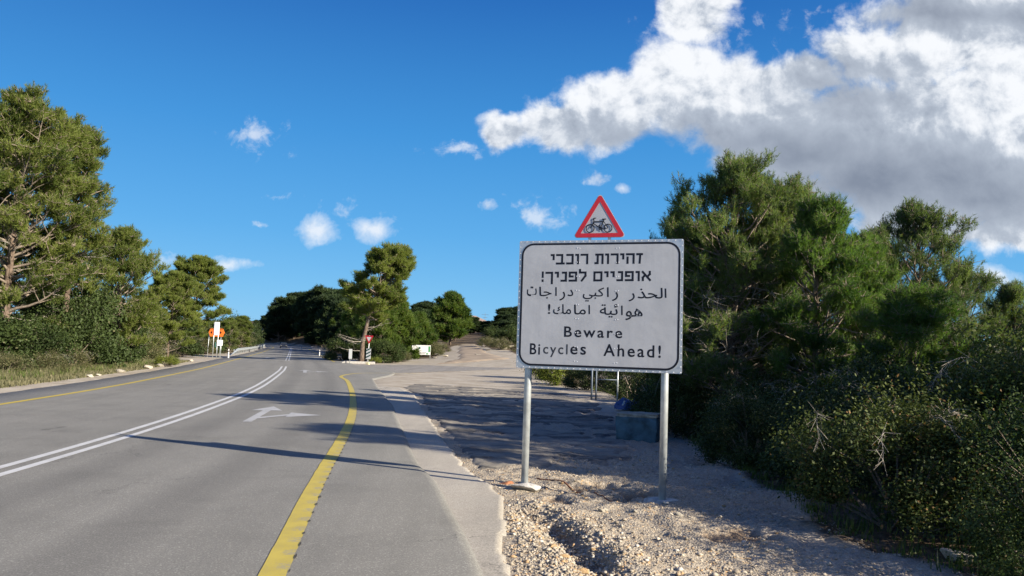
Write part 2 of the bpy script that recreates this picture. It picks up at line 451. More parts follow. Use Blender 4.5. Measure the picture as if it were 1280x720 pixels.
def mat_ground():
    m, N, out = new_mat('pale_gravelly_soil')
    P = N.n('ShaderNodeNewGeometry').outputs['Position']
    lit = N.n('ShaderNodeAttribute', attribute_name='litter').outputs['Fac']
    gra = N.n('ShaderNodeAttribute', attribute_name='gravel').outputs['Fac']
    gul = N.n('ShaderNodeAttribute', attribute_name='gully').outputs['Fac']
    n1 = N.noise(P, 0.8, 8, 0.65); n2 = N.noise(P, 9.0, 8, 0.7)
    col = N.mix(N.ramp(n1, 0.35, 0.65), c4(0.28, 0.248, 0.195), c4(0.385, 0.355, 0.295))
    col = N.mix(N.m('MULTIPLY', N.ramp(n2, 0.52, 0.70), 0.65), col, c4(0.19, 0.13, 0.08))
    vor = N.n('ShaderNodeTexVoronoi', ins={'Vector': P, 'Scale': 42.0})
    vs = N.n('ShaderNodeSeparateXYZ', ins={0: vor.outputs['Color']})
    vor2 = N.n('ShaderNodeTexVoronoi', ins={'Vector': P, 'Scale': 105.0})
    vs2 = N.n('ShaderNodeSeparateXYZ', ins={0: vor2.outputs['Color']})
    st = N.mix(vs.outputs[0], c4(0.20, 0.17, 0.13), c4(0.40, 0.36, 0.29))
    st = N.mix(N.ramp(vs.outputs[1], 0.86, 0.9), st, c4(0.40, 0.27, 0.14))
    st2 = N.mix(vs2.outputs[0], c4(0.19, 0.16, 0.12), c4(0.40, 0.36, 0.29))
    st = N.mix(N.ramp(n2, 0.4, 0.6), st, st2)
    gf = N.m('MULTIPLY', gra, N.ramp(N.noise(P, 3.0, 5, 0.65), 0.3, 0.5, 0.35, 0.95))
    col = N.mix(gf, col, st)
    soil = N.mix(N.ramp(n2, 0.35, 0.65), c4(0.085, 0.05, 0.028), c4(0.19, 0.125, 0.075))
    col = N.mix(N.m('MULTIPLY', gul, N.ramp(n2, 0.3, 0.6, 0.4, 0.95)), col, soil)
    nl = N.noise(P, 14.0, 8, 0.75)
    ll = N.mix(N.ramp(nl, 0.35, 0.7), c4(0.05, 0.036, 0.022), c4(0.17, 0.13, 0.085))
    edge = N.m('ADD', lit, N.m('MULTIPLY', N.m('SUBTRACT', n1, 0.5), 0.8))
    col = N.mix(N.ramp(edge, 0.35, 0.65), col, ll)
    p = N.n('ShaderNodeBsdfPrincipled', ins={'Base Color': col, 'Roughness': 0.95, 'Specular IOR Level': 0.15})
    h = N.m('ADD', N.m('MULTIPLY', n2, 0.7), N.m('MULTIPLY', N.m('SUBTRACT', 1.0, vor.outputs['Distance']), N.m('MULTIPLY', gra, 0.5)))
    b = N.n('ShaderNodeBump', ins={'Height': h, 'Strength': 0.7, 'Distance': 0.03})
    N.put(p.inputs['Normal'], b.outputs[0]); N.put(out.inputs[0], p.outputs[0])
    return m


M['ground'] = mat_ground()
M['stone'] = plain('limestone', (0.38, 0.35, 0.28), 0.9, 0, 0.35, 9, 0.5)
M['ochre_stone'] = plain('ochre_stone', (0.38, 0.26, 0.13), 0.9, 0, 0.35, 9, 0.5)
M['pebble'] = None
M['galv'] = plain('galvanised_steel', (0.52, 0.57, 0.58), 0.42, 0.55, 0.25, 7)
M['alu'] = plain('brushed_aluminium', (0.55, 0.57, 0.58), 0.4, 0.7, 0.12, 5)
M['sign_white'] = plain('grey_white_sheeting', (0.405, 0.43, 0.465), 0.45, 0, 0.08, 3)
def mat_face():
    m, N, out = new_mat('weathered_sign_sheeting')
    P = N.n('ShaderNodeTexCoord').outputs['Object']
    n1 = N.noise(P, 2.2, 5, 0.6); st = N.noise(N.v('MULTIPLY', P, (22, 1, 0.8)).outputs[0], 1.0, 5, 0.65); sp = N.noise(P, 60, 3, 0.6)
    k = N.m('ADD', N.ramp(n1, 0.3, 0.7, 0.9, 1.04), N.m('ADD', N.ramp(st, 0.5, 0.75, 0, -0.06), N.ramp(sp, 0.66, 0.72, 0, -0.12)))
    c = N.v('SCALE', (0.42, 0.435, 0.455)); N.put(c.inputs[3], k)
    p = N.n('ShaderNodeBsdfPrincipled', ins={'Base Color': c.outputs[0], 'Roughness': 0.38, 'Specular IOR Level': 0.5})
    b = N.n('ShaderNodeBump', ins={'Height': N.noise(P, 3.5, 3, 0.5), 'Strength': 0.25, 'Distance': 0.02}); N.put(p.inputs['Normal'], b.outputs[0])
    N.put(out.inputs[0], p.outputs[0]); return m


M['sign_face'] = mat_face()
M['sign_black'] = plain('black_sign_film', (0.008, 0.009, 0.016), 0.35, 0, 0.1, 8, 0, 0.3)
M['sign_faded'] = plain('faded_black_film', (0.045, 0.05, 0.062), 0.4, 0, 0.4, 30, 0, 0.3)
M['sign_red'] = plain('red_sign_film', (0.50, 0.018, 0.03), 0.4, 0, 0.1, 8)
M['white'] = plain('white_paint', (0.62, 0.63, 0.62), 0.5, 0, 0.12, 6)
M['orange'] = plain('orange_sheeting', (0.95, 0.22, 0.03), 0.45, 0, 0.1, 6)
M['green'] = plain('green_film', (0.05, 0.22, 0.08), 0.5, 0, 0.1, 6)
M['dark_green'] = plain('dark_green_metal', (0.02, 0.07, 0.06), 0.5, 0, 0.2, 6)
M['concrete'] = plain('footing_concrete', (0.42, 0.41, 0.38), 0.95, 0, 0.35, 16, 0.8)
M['blue_conc'] = plain('blue_painted_concrete', (0.06, 0.12, 0.15), 0.85, 0, 0.5, 5, 0.6)
M['lit_top_tone'] = plain('pale_lit_top', (0.30, 0.28, 0.22), 0.85, 0, 0.45, 9, 0.5)  # block's top slab: the light falling on it is put into this pale colour
M['blue_plastic'] = plain('blue_plastic', (0.02, 0.06, 0.20), 0.5, 0, 0.3, 6)
M['blue_steel'] = plain('blue_grey_steel', (0.10, 0.13, 0.17), 0.55, 0.2, 0.25, 8)
M['cable'] = plain('rusty_cable', (0.26, 0.10, 0.045), 0.8, 0, 0.3, 20)
M['yellow_paint'] = plain('faded_yellow_paint', (0.55, 0.5, 0.3), 0.7, 0, 0.3, 10)
M['car_paint'] = plain('dark_car_paint', (0.02, 0.026, 0.04), 0.25, 0.3, 0.1, 4)
M['glass'] = plain('dark_glass', (0.02, 0.025, 0.03), 0.08, 0, 0.05, 4)
M['tyre'] = plain('tyre_rubber', (0.02, 0.02, 0.02), 0.9, 0, 0.1, 8)
M['rim'] = plain('wheel_rim', (0.4, 0.4, 0.42), 0.35, 0.8, 0.1, 8)
M['lamp'] = plain('lamp_lens', (0.12, 0.12, 0.12), 0.2, 0, 0.05, 8)
M['tail'] = plain('red_lens', (0.35, 0.01, 0.01), 0.2, 0, 0.05, 8)
M['plaster'] = plain('beige_plaster', (0.24, 0.21, 0.18), 0.9, 0, 0.15, 2)
M['roof_tile'] = plain('pinkish_roof_tile', (0.27, 0.20, 0.17), 0.9, 0, 0.3, 3)
M['clay'] = plain('orange_clay', (0.40, 0.17, 0.08), 0.95, 0, 0.4, 30, 0.8)

# ------------------------------------------------------------------ the lie of the land
CPTS = np.array([(-3.2, -60), (-4.4, -25), (-4.95, -8), (-5.3, 0), (-5.75, 7), (-6.2, 12), (-7.2, 19), (-9.0, 28.6), (-12.6, 43.8), (-15.5, 55), (-25.6, 92.5), (-44, 160),
                 (-63, 228), (-80, 268), (-108, 305), (-150, 335), (-210, 355), (-300, 375)], float)


def catmull(P, step=1.0):
    out = []
    Q = np.vstack([2 * P[0] - P[1], P, 2 * P[-1] - P[-2]])
    for i in range(1, len(Q) - 2):
        n = max(2, int(np.linalg.norm(Q[i + 1] - Q[i]) / step))
        for k in range(n):
            t = k / n
            out.append(0.5 * ((2 * Q[i]) + (-Q[i - 1] + Q[i + 1]) * t + (2 * Q[i - 1] - 5 * Q[i] + 4 * Q[i + 1] - Q[i + 2]) * t * t + (-Q[i - 1] + 3 * Q[i] - 3 * Q[i + 1] + Q[i + 2]) * t ** 3))
    out.append(Q[-2])
    return np.array(out)


CL = catmull(CPTS, 0.5)
TG = np.gradient(CL, axis=0); TG /= np.linalg.norm(TG, axis=1)[:, None]
NR = np.stack([TG[:, 1], -TG[:, 0]], 1)            # to the right of travel
ARC = np.concatenate([[0], np.cumsum(np.linalg.norm(np.diff(CL, axis=0), axis=1))])


def centre_x(y):
    return np.interp(y, CL[:, 1], CL[:, 0])


def lateral(x, y):
    """rough signed distance from the road's centre line"""
    sl = np.interp(y, CL[:, 1], TG[:, 1])
    return (x - centre_x(y)) * sl


# right edge of the pavement as x by y (near), from what the photograph shows
PE = np.array([(1.4, -20), (0.9, -5)] + [G(*p) for p in [(607, 720), (583, 670), (545, 600), (520, 575), (505, 540), (490, 505), (472, 483), (466, 473)]])
PE = PE[np.argsort(PE[:, 1])]


def edge_x(y):
    y = np.asarray(y, float)
    near = np.interp(y, PE[:, 1], PE[:, 0])
    ym = PE[-1, 1]
    far = centre_x(y) + 5.9
    return np.where(y < ym, near, near * (1 - ss(ym, ym + 30, y)) + far * ss(ym, ym + 30, y))


def T(x, y):
    """height of the finished road level / land"""
    x = np.asarray(x, float); y = np.asarray(y, float)
    d = lateral(x, y)
    zr = 0.00004 * np.clip(y - 105, 0, 400) ** 2
    hr = np.interp(y, [0, 58, 75, 95, 125, 200, 300, 500, 3000], [0, 0, 0.25, 0.95, 2.4, 5.0, 7.5, 9, 9])
    hl = np.interp(y, [0, 50, 120, 200, 300, 3000], [0, 0, 0.8, 2.5, 5, 6])
    z = zr + np.where(d > 0, hr * ss(7, 30, d), hl * ss(8, 40, -d))
    # verge on the left climbs a little behind the road edge
    z = z + 0.5 * ss(9, 20, -d) * ss(10, 25, y)
    return z


GULLY = np.array([G(*p) for p in [(655, 630), (672, 640), (700, 655), (712, 672), (726, 690), (745, 706), (775, 722), (800, 760)]])


def seg_dist(x, y, P):
    best = np.full(np.shape(x), 1e9)
    for a, b in zip(P[:-1], P[1:]):
        ab = b - a; t = np.clip(((x - a[0]) * ab[0] + (y - a[1]) * ab[1]) / (ab @ ab), 0, 1)
        best = np.minimum(best, np.hypot(x - a[0] - t * ab[0], y - a[1] - t * ab[1]))
    return best


PITS = [(G(752, 594), 0.30, 0.15), (G(796, 604), 0.35, 0.09), (G(725, 600), 0.22, 0.05), (G(690, 617), 0.25, 0.05), (G(925, 655), 0.45, 0.07), (G(770, 612), .4, .05)]


def near_relief(x, y):
    """relief of the gravelly shoulder right of the pavement"""
    ex = edge_x(y)
    out = ss(0.5, 1.1, x - ex) * ss(0, 2, y) * (1 - ss(24, 34, y))
    z = 0.09 * fbm(x * 0.9, y * 0.9, 3, 5) + 0.045 * fbm(x * 4, y * 4, 3, 8) + 0.028 * fbm(x * 13, y * 13, 2, 21)
    g = seg_dist(x, y, GULLY)
    wob = 0.13 * fbm(x * 4, y * 4, 3, 77)
    gg = np.clip(1 - (g + wob * 1.1) / 0.34, 0, 1)
    z = z - 0.125 * ss(0, 0.95, gg) * (0.8 + 0.2 * ss(-0.2, 0.2, fbm(x * 2.5, y * 2.5, 2, 93)))
    gf = ss(0.05, 0.9, gg)
    z = z + 0.03 * np.exp(-((g - 0.38) / 0.16) ** 2)
    for (c, r, dp) in PITS:
        q = np.hypot(x - c[0], y - c[1]) + 0.25 * fbm(x * 5, y * 5, 3, 31)
        k = ss(r, r * 0.35, q); z = z - dp * k; gf = np.maximum(gf, k * 0.85)
    return z * out, gf * out


def ground_z(x, y):
    x = np.asarray(x, float); y = np.asarray(y, float)
    d = lateral(x, y); ex = edge_x(y)
    z = T(x, y)
    rel, gf = near_relief(x, y)
    onroad = (1 - ss(-0.45, -0.02, x - ex)) * (1 - ss(6.1, 6.5, -d))
    drop = 0.075 + 0.03 * ss(0, 3, x - ex)
    drop = np.where(d < 0, 0.05, drop)
    far = ss(45, 70, y)
    z = z - drop * (1 - far * 0.6) - 0.10 * onroad + rel
    z = z + 0.10 * fbm(x * 0.35, y * 0.35, 3, 3) * ss(7.4, 12, -d) * (d < 0)
    z = z + 0.25 * fbm(x * 0.05, y * 0.05, 3, 4) * ss(9, 25, np.abs(d))
    return z


def gz(x, y):
    return float(ground_z(np.array([x]), np.array([y]))[0])


def graded(lo, f0, f1, hi, fine, growth):
    mid = list(np.arange(f0, f1, fine)); a = []; p = f0; s = fine
    while p > lo: s *= growth; p -= s; a.append(p)
    b = []; p = mid[-1]; s = fine
    while p < hi: s *= growth; p += s; b.append(p)
    return np.array(a[::-1] + mid + b)


def make_ground():
    xs = graded(-1500, -1.2, 4.2, 1500, 0.036, 1.055); ys = graded(-80, 4.9, 11.5, 3500, 0.036, 1.04)
    Xg, Yg = np.meshgrid(xs, ys)
    x = Xg.ravel(); y = Yg.ravel()
    z = ground_z(x, y)
    rel, gf = near_relief(x, y)
    ex = edge_x(y); d = lateral(x, y)
    nn = fbm(x * 0.5, y * 0.5, 3, 50)
    shr = np.array([G(*p) for p in [(680, 462), (700, 477), (775, 492), (870, 560), (985, 640), (1120, 700), (1300, 745)]])
    shr = shr[np.argsort(shr[:, 1])]
    sx = np.interp(y, shr[:, 1], shr[:, 0]); sx = np.where(y < 5, sx + (5 - y) * 0.8, sx)
    lit = ss(-0.3, 0.9, x - sx + nn * 1.0) * (1 - ss(48, 60, y))
    lit = np.maximum(lit, ss(8.5, 11, -d + nn * 1.5) * 0.9 * (d < 0))
    tkd = np.abs(x - np.interp(y, [80, 92, 103, 118, 140, 175], [-2, -3, -4.5, -6, -8, -12]))
    lit = np.maximum(lit, ss(10, 16, d) * ss(94, 100, y) * 0.95 * np.maximum(ss(2.0, 3.5, tkd), y > 126) * (1 - (y < 112) * (1 - ss(4, 6, tkd))))
    lit = np.maximum(lit, ss(5, 9, x) * ss(100, 110, y) * 0.7)
    lit = np.maximum(lit, ss(7.0, 9.5, np.abs(d)) * ss(100, 112, y) * (x < -14))
    lit = np.maximum(lit, ss(285, 300, y))
    grav = ss(0.0, 0.4, x - ex) * (1 - ss(18, 30, y)) * (1 - 0.6 * lit)
    nx, ny = len(xs), len(ys)
    i = np.arange(nx - 1)[None, :] + nx * np.arange(ny - 1)[:, None]; i = i.ravel()
    Fc = np.stack([i, i + 1, i + nx + 1, i + nx], 1)
    me = mesh_np('ground', np.stack([x, y, z], 1), Fc, [M['ground']], smooth=True, uv={'litter': lit, 'gravel': grav, 'gully': gf})
    tag(link('ground', me), None, None, None, 'structure')


make_ground()


def ribbon(name, mat, s0, s1, offs, zoff=0.0, step=1, zdrop=None, ubase=None, kind='structure', parent=None, jag=None):
    """strip following the road's centre line; offs: list of lateral offsets or functions of the index"""
    idx = np.where((CL[:, 1] >= s0) & (CL[:, 1] <= s1))[0][::step]
    rows = []; us = []; sv = []
    for k, of in enumerate(offs):
        o = of(idx) if callable(of) else np.full(len(idx), float(of))
        p = CL[idx] + NR[idx] * o[:, None]
        zz = T(p[:, 0], p[:, 1]) + zoff + (zdrop[k] if zdrop else 0)
        rows.append(np.column_stack([p, zz])); us.append(o if ubase is None else np.full(len(idx), ubase[k])); sv.append(ARC[idx])
    n = len(idx); V = np.vstack(rows)
    Fc = []
    for k in range(len(offs) - 1):
        a = np.arange(n - 1) + k * n
        Fc.append(np.stack([a, a + n, a + n + 1, a + 1], 1))
    me = mesh_np(name, V, np.vstack(Fc), [mat], smooth=False, uv={'u': np.concatenate(us), 's': np.concatenate(sv)})
    o = link(name, me, parent)
    if kind: o['kind'] = kind
    return o


def rough_off(base, amp, seed):
    return lambda idx: base + amp * fbm(ARC[idx] * 0.7, ARC[idx] * 0 + seed, 4, seed)


def edge_off(idx):
    """lateral offset of the right pavement edge"""
    y = CL[idx][:, 1]; x = edge_x(y)
    o = (x - CL[idx][:, 0]) / np.maximum(NR[idx][:, 0], 0.2)
    # follow the true perpendicular a little better
    for _ in range(4):
        p = CL[idx] + NR[idx] * o[:, None]
        o = o + (edge_x(p[:, 1]) - p[:, 0]) * 0.9
    return o


eo = lambda k: (lambda idx: edge_off(idx) + k + 0.02 * fbm(ARC[idx] * 1.5, ARC[idx] * 0, 3, 9))
LE = lambda k: (lambda idx: -6.15 - k + 0.12 * fbm(ARC[idx] * 0.5, ARC[idx] * 0, 3, 19))
ribbon('main_road', M['asphalt'], -60, 520, [LE(0.10), LE(0.0), -4.5, -2.2, 0.0, 1.0, 2.3, 3.4, eo(-0.10), eo(-0.03), eo(0.04), eo(0.07)], 0.0, 1,
       [-0.09, -0.01, 0, 0, 0, 0, 0, 0, 0, -0.012, -0.06, -0.13])


def patch(name, mat, inside, bbox, step, zf, kind='structure', drop=0.05):
    x0, x1, y0, y1 = bbox
    xs = np.arange(x0, x1, step[0]); ys = np.arange(y0, y1, step[1])
    Xg, Yg = np.meshgrid(xs, ys); ins = inside(Xg, Yg)
    nx = len(xs)
    q = ins[:-1, :-1] & ins[1:, :-1] & ins[:-1, 1:] & ins[1:, 1:]
    cnt = np.zeros(Xg.shape, int)
    cnt[:-1, :-1] += q; cnt[1:, :-1] += q; cnt[:-1, 1:] += q; cnt[1:, 1:] += q
    border = cnt < 4
    x = Xg.ravel(); y = Yg.ravel(); z = zf(x, y) - drop * border.ravel()
    jj, ii = np.where(q); i = jj * nx + ii
    Fc = np.stack([i, i + 1, i + nx + 1, i + nx], 1)
    used = np.unique(Fc); remap = np.full(len(x), -1); remap[used] = np.arange(len(used))
    me = mesh_np(name, np.stack([x, y, z], 1)[used], remap[Fc], [mat], smooth=True, uv={'u': x[used], 's': y[used]})
    return tag(link(name, me), None, None, None, kind)


# pale strip beside the pavement
SR = np.array([(1.6, -20), (0.75, 2)] + [G(*p) for p in [(648, 720), (634, 680), (632, 612), (583, 578), (560, 550), (538, 520), (527, 505), (520, 492), (500, 482)]])
SR = SR[np.argsort(SR[:, 1])]
strip_x = lambda y: np.interp(y, SR[:, 1], SR[:, 0])
patch('pale_verge_strip', M['concrete_strip'], lambda x, y: (x > edge_x(y) - 0.12) & (x < strip_x(y) + 0.05 * fbm(y * 2.2, x * 2.2, 3, 33) + 0.05 * fbm(y * 13, x * 13, 3, 34)),
      (-6, 1.8, -3, 33), (0.035, 0.07), lambda x, y: T(x, y) - 0.046 + 0.006 * fbm(x * 2, y * 2, 3, 2), drop=0.03)


def old_in(x, y):
    nz = 0.9 * fbm(x * 0.6, y * 0.6, 4, 61) + 0.25 * fbm(x * 3, y * 3, 2, 62)
    right = np.interp(y, [11, 13, 20, 28, 36], [0.6, 1.8, 2.6, 2.8, 2.0])
    holes = fbm(x * 0.9 + 4, y * 1.3, 4, 71) < 0.22
    return (y > 11.1 + 0.35 * (x - 0) * 0 + nz * 0.9) & (y < 36 + nz * 3) & (x > strip_x(y) + 0.12 + nz * 0.12) & (x < right + nz) & holes


patch('old_asphalt', M['asphalt_old'], old_in, (-6, 4.5, 10, 40), (0.06, 0.08),
      lambda x, y: ground_z(x, y) * 0.75 + 0.25 * (T(x, y) - 0.09) + 0.022 + 0.015 * fbm(x * 1.5, y * 1.5, 3, 12), drop=0.04)

SN = np.array([(-7.4, 40), (-7.6, 46), (-6.9, 51), (-4.7, 58), (0, 68), (8, 78), (26, 90), (60, 105)])
SF = np.array([(-15.5, 69), (-12.3, 72), (-8, 76), (-4, 83), (1, 92), (9, 100), (26, 112), (60, 128)])


def side_in(x, y):
    yn = np.interp(x, SN[:, 0], SN[:, 1]) + 0.9 * fbm(x * 0.5, y * 0.5, 3, 88)
    yf = np.interp(x, SF[:, 0], SF[:, 1]) + 0.5 * fbm(x * 0.5, y * 0.5, 3, 89)
    yn = np.where(x < -7.4, 40, yn)
    return (y > yn) & (y < yf) & (x > edge_x(y) - 0.6)


patch('side_road', M['asphalt_side'], side_in, (-17, 60, 38, 130), (0.35, 0.35), lambda x, y: T(x, y) - 0.03, drop=0.03)

TK = np.array([(-2, 80), (-3, 92), (-4.5, 103), (-6, 118), (-8, 140), (-12, 175)], float)
patch('dirt_track', plain('tan_dirt', (0.30, 0.24, 0.17), 0.95, 0, 0.3, 0.6, 0.5),
      lambda x, y: (np.abs(x - np.interp(y, TK[:, 1], TK[:, 0])) < np.interp(y, [80, 95, 120, 175], [5.0, 2.7, 1.6, 1.5]) + 0.7 * fbm(x * .4, y * .4, 3, 41)) & (y > np.interp(x, SF[:, 0], SF[:, 1]) - 0.5) & (y < 127),
      (-20, 8, 78, 176), (0.4, 0.5), lambda x, y: ground_z(x, y) + 0.12, drop=0.12)


# ------------------------------------------------------------------ road paint
def band_line(name, mat, pts, width, z=0.005, jag=False, label=None):
    P = catmull(np.array(pts, float), 0.1 if jag else 0.4)
    t = np.gradient(P, axis=0); t /= np.linalg.norm(t, axis=1)[:, None]
    n = np.stack([t[:, 1], -t[:, 0]], 1)
    arc = np.concatenate([[0], np.cumsum(np.linalg.norm(np.diff(P, axis=0), axis=1))])
    wl = np.full(len(P), width / 2); wr = wl.copy()
    wl = wl + 0.008 * fbm(arc * 3, arc * 0, 3, 3)
    if jag:
        ph = (arc / 0.4) % 1.0
        wr = wr + 0.008 * fbm(arc * 9, arc * 0, 2, 4)
    V = []; uu = []
    for o, u in ((-wl, -1), (wl * 0, 0), (wr, 1)):
        q = P + n * o[:, None]; V.append(np.column_stack([q, T(q[:, 0], q[:, 1]) + z])); uu.append(np.full(len(P), u * 0.15))
    m = len(P); a = np.arange(m - 1)
    Fc = np.vstack([np.stack([a + k * m, a + k * m + m, a + k * m + m + 1, a + k * m + 1], 1) for k in (0, 1)])
    me = mesh_np(name, np.vstack(V), Fc, [mat], uv={'u': np.concatenate(uu), 's': np.tile(arc, 3)})
    return tag(link(name, me), None, None, None, 'structure')


def cl_off(s0, s1, o, step=8):
    idx = np.where((CL[:, 1] >= s0) & (CL[:, 1] <= s1))[0][::step]
    return CL[idx] + NR[idx] * o


_a, _b = np.array(G(398, 600)), np.array(G(340, 720))
YL = [tuple(_b + (_b - _a) * k) for k in (4.0, 2.0, 1.0)] + [G(*p) for p in [(340, 720), (398, 600), (432, 540), (441, 513), (440, 490), (434, 476)]] + [(-8.7, 41.5), (-8.9, 46.0), (-8.0, 48.2), (-5.5, 49.8)]
band_line('yellow_edge_line', M['yellow_rumble'], YL, 0.19, 0.005, True)
band_line('yellow_edge_line', M['yellow_line'], cl_off(74, 330, 4.35), 0.16)
band_line('yellow_edge_line', M['yellow_line'], cl_off(-30, 330, -4.5), 0.16)
for o in (-0.14, 0.14):
    band_line('white_centre_line', M['white_line'], cl_off(-30, 56, o), 0.12)
    band_line('white_centre_line', M['white_line'], cl_off(76, 330, o), 0.12)


def rumble():
    """milled grooves beside the yellow line: dark lens-shaped hollows"""
    P = catmull(np.array(YL, float), 0.1)
    t = np.gradient(P, axis=0); t /= np.linalg.norm(t, axis=1)[:, None]; n = np.stack([t[:, 1], -t[:, 0]], 1)
    arc = np.concatenate([[0], np.cumsum(np.linalg.norm(np.diff(P, axis=0), axis=1))])
    mb = MB(); rng = random.Random(4)
    k = 0
    while 0.4 * k + 0.29 < min(arc[-1], 62):
        s = 0.4 * k + 0.09; i = int(np.searchsorted(arc, s)); k += 1
        p = P[i]; tt = t[i]; nn = n[i]
        a = 0.007 + rng.random() * 0.010; b = 0.035 + rng.random() * 0.05
        c = p + nn * (0.10 + rng.uniform(-.008, .008)); vs = []
        for j in range(8):
            an = 2 * math.pi * j / 8; q = c + nn * a * math.cos(an) * rng.uniform(.7, 1.1) + tt * b * math.sin(an) * rng.uniform(.8, 1.1)
            vs.append((q[0], q[1], float(T(q[0], q[1])) + 0.009))
        vs.append((c[0], c[1], float(T(c[0], c[1])) + 0.006))
        mb.add(vs, [(j, (j + 1) % 8, 8) for j in range(8)])
    o = mb.obj('rumble_groove', M['groove']); o['kind'] = 'structure'


M['groove'] = plain('groove_tar', (0.045, 0.043, 0.04), 0.95, 0, 0.3, 60, 0.5)
rumble()


def arrow_mark(cx, cy, scale=1.0, mirror=1, label=None):
    """straight-and-turn arrow painted on the lane, heading along the road"""
    h = math.atan2(-float(np.interp(cy, CL[:, 1], TG[:, 0])), float(np.interp(cy, CL[:, 1], TG[:, 1])))
    polys = [[(-0.09, -2.3), (0.09, -2.3), (0.09, 0.9), (-0.09, 0.9)], [(-0.36, 0.9), (0.36, 0.9), (0.0, 2.3)],
             [(0.09, -1.5), (0.62, -0.55), (0.62, -0.15), (0.09, -1.05)], [(0.62, -1.0), (1.35, -0.3), (0.62, 0.35)]]
    V = []; Fc = []
    for pl in polys:
        b = len(V)
        for (a, c) in pl:
            a *= mirror * scale * 1.1; c *= scale
            x = cx + a * math.cos(h) - c * math.sin(h); y = cy + a * math.sin(h) + c * math.cos(h)
            V.append((x, y, float(T(x, y)) + 0.006))
        f = tuple(range(b, b + len(pl))); Fc.append(f if mirror > 0 else f[::-1])
    me = bpy.data.meshes.new('lane_arrow'); me.from_pydata(V, [], Fc); me.materials.append(M['arrow_paint']); me.update()
    o = link('lane_arrow', me); o['kind'] = 'structure'


arrow_mark(-5.6, 18.3, 0.9)
arrow_mark(-12.1, 47.4)
p = cl_off(86, 87, -2.2, 2)[0]; arrow_mark(p[0], p[1])


# ------------------------------------------------------------------ vegetation
def seg_tubes(segs, n=4):
    """segs: array (m,8): p0(3) p1(3) r0 r1 -> verts, quads"""
    A = np.asarray(segs, float)
    if len(A) == 0: return np.zeros((0, 3)), np.zeros((0, 4), int)
    p0 = A[:, :3]; p1 = A[:, 3:6]; r0 = A[:, 6:7]; r1 = A[:, 7:8]
    d = p1 - p0; L = np.linalg.norm(d, axis=1, keepdims=True); L[L == 0] = 1; d = d / L
    up = np.where(np.abs(d[:, 2:3]) < 0.9, np.array([[0, 0, 1.0]]), np.array([[1.0, 0, 0]]))
    a = np.cross(d, up); a /= np.linalg.norm(a, axis=1, keepdims=True); b = np.cross(d, a)
    V = []
    for base, r in ((p0, r0), (p1, r1)):
        for k in range(n):
            t = 2 * math.pi * k / n; V.append(base + r * (math.cos(t) * a + math.sin(t) * b))
    V = np.stack(V, 1)                                   # m, 2n, 3
    m = len(A); off = (np.arange(m) * 2 * n)[:, None, None]
    q = np.array([[k, (k + 1) % n, n + (k + 1) % n, n + k] for k in range(n)])[None]
    return V.reshape(-1, 3), (off + q).reshape(-1, 4)


def needles(pos, dr, var, K, L, W, rng, spread=(20, 62), depth=0.9):
    N = len(pos)
    d = dr / np.linalg.norm(dr, axis=1, keepdims=True)
    up = np.where(np.abs(d[:, 2:3]) < 0.9, np.array([[0, 0, 1.0]]), np.array([[1.0, 0, 0]]))
    a = np.cross(d, up); a /= np.linalg.norm(a, axis=1, keepdims=True); b = np.cross(d, a)
    ph = rng.uniform(0, 2 * math.pi, (N, K, 1)); al = np.radians(rng.uniform(spread[0], spread[1], (N, K, 1)))
    nd = np.cos(al) * d[:, None] + np.sin(al) * (np.cos(ph) * a[:, None] + np.sin(ph) * b[:, None])
    st = pos[:, None] - d[:, None] * rng.uniform(0, depth, (N, K, 1)) * L * 1.3
    ln = L * rng.uniform(0.7, 1.15, (N, K, 1))
    tip = st + nd * ln
    rv = rng.normal(size=(N, K, 3)); w = np.cross(nd, rv); w /= np.linalg.norm(w, axis=2, keepdims=True) + 1e-9
    V = np.stack([st - w * W / 2, st + w * W / 2, tip + w * W * 0.12, tip - w * W * 0.12], 2).reshape(-1, 3) if False else np.stack([st - w * W / 2, st + w * W / 2, tip], 2).reshape(-1, 3)
    Fc = np.arange(N * K * 3).reshape(-1, 3)
    vv = np.repeat(var, K) + rng.uniform(-0.12, 0.12, N * K)
    return V, Fc, np.clip(vv, 0, 0.92)


def leaves(pos, nrm, var, L, W, rng):
    """folded diamond leaves"""
    N = len(pos)
    n = nrm + rng.normal(size=(N, 3)) * 0.75; n /= np.linalg.norm(n, axis=1, keepdims=True)
    rv = rng.normal(size=(N, 3)); a = np.cross(n, rv); a /= np.linalg.norm(a, axis=1, keepdims=True) + 1e-9
    b = np.cross(n, a); s = rng.uniform(0.65, 1.25, (N, 1))
    l = a * L * s; w = b * W * s
    V = np.stack([pos, pos + l * 0.5 + w * 0.5 + n * W * 0.12, pos + l, pos + l * 0.5 - w * 0.5 + n * W * 0.12], 1).reshape(-1, 3)
    Fc = np.arange(N * 4).reshape(-1, 4)
    return V, Fc, var


def unit(v):
    return v / (np.linalg.norm(v) + 1e-9)


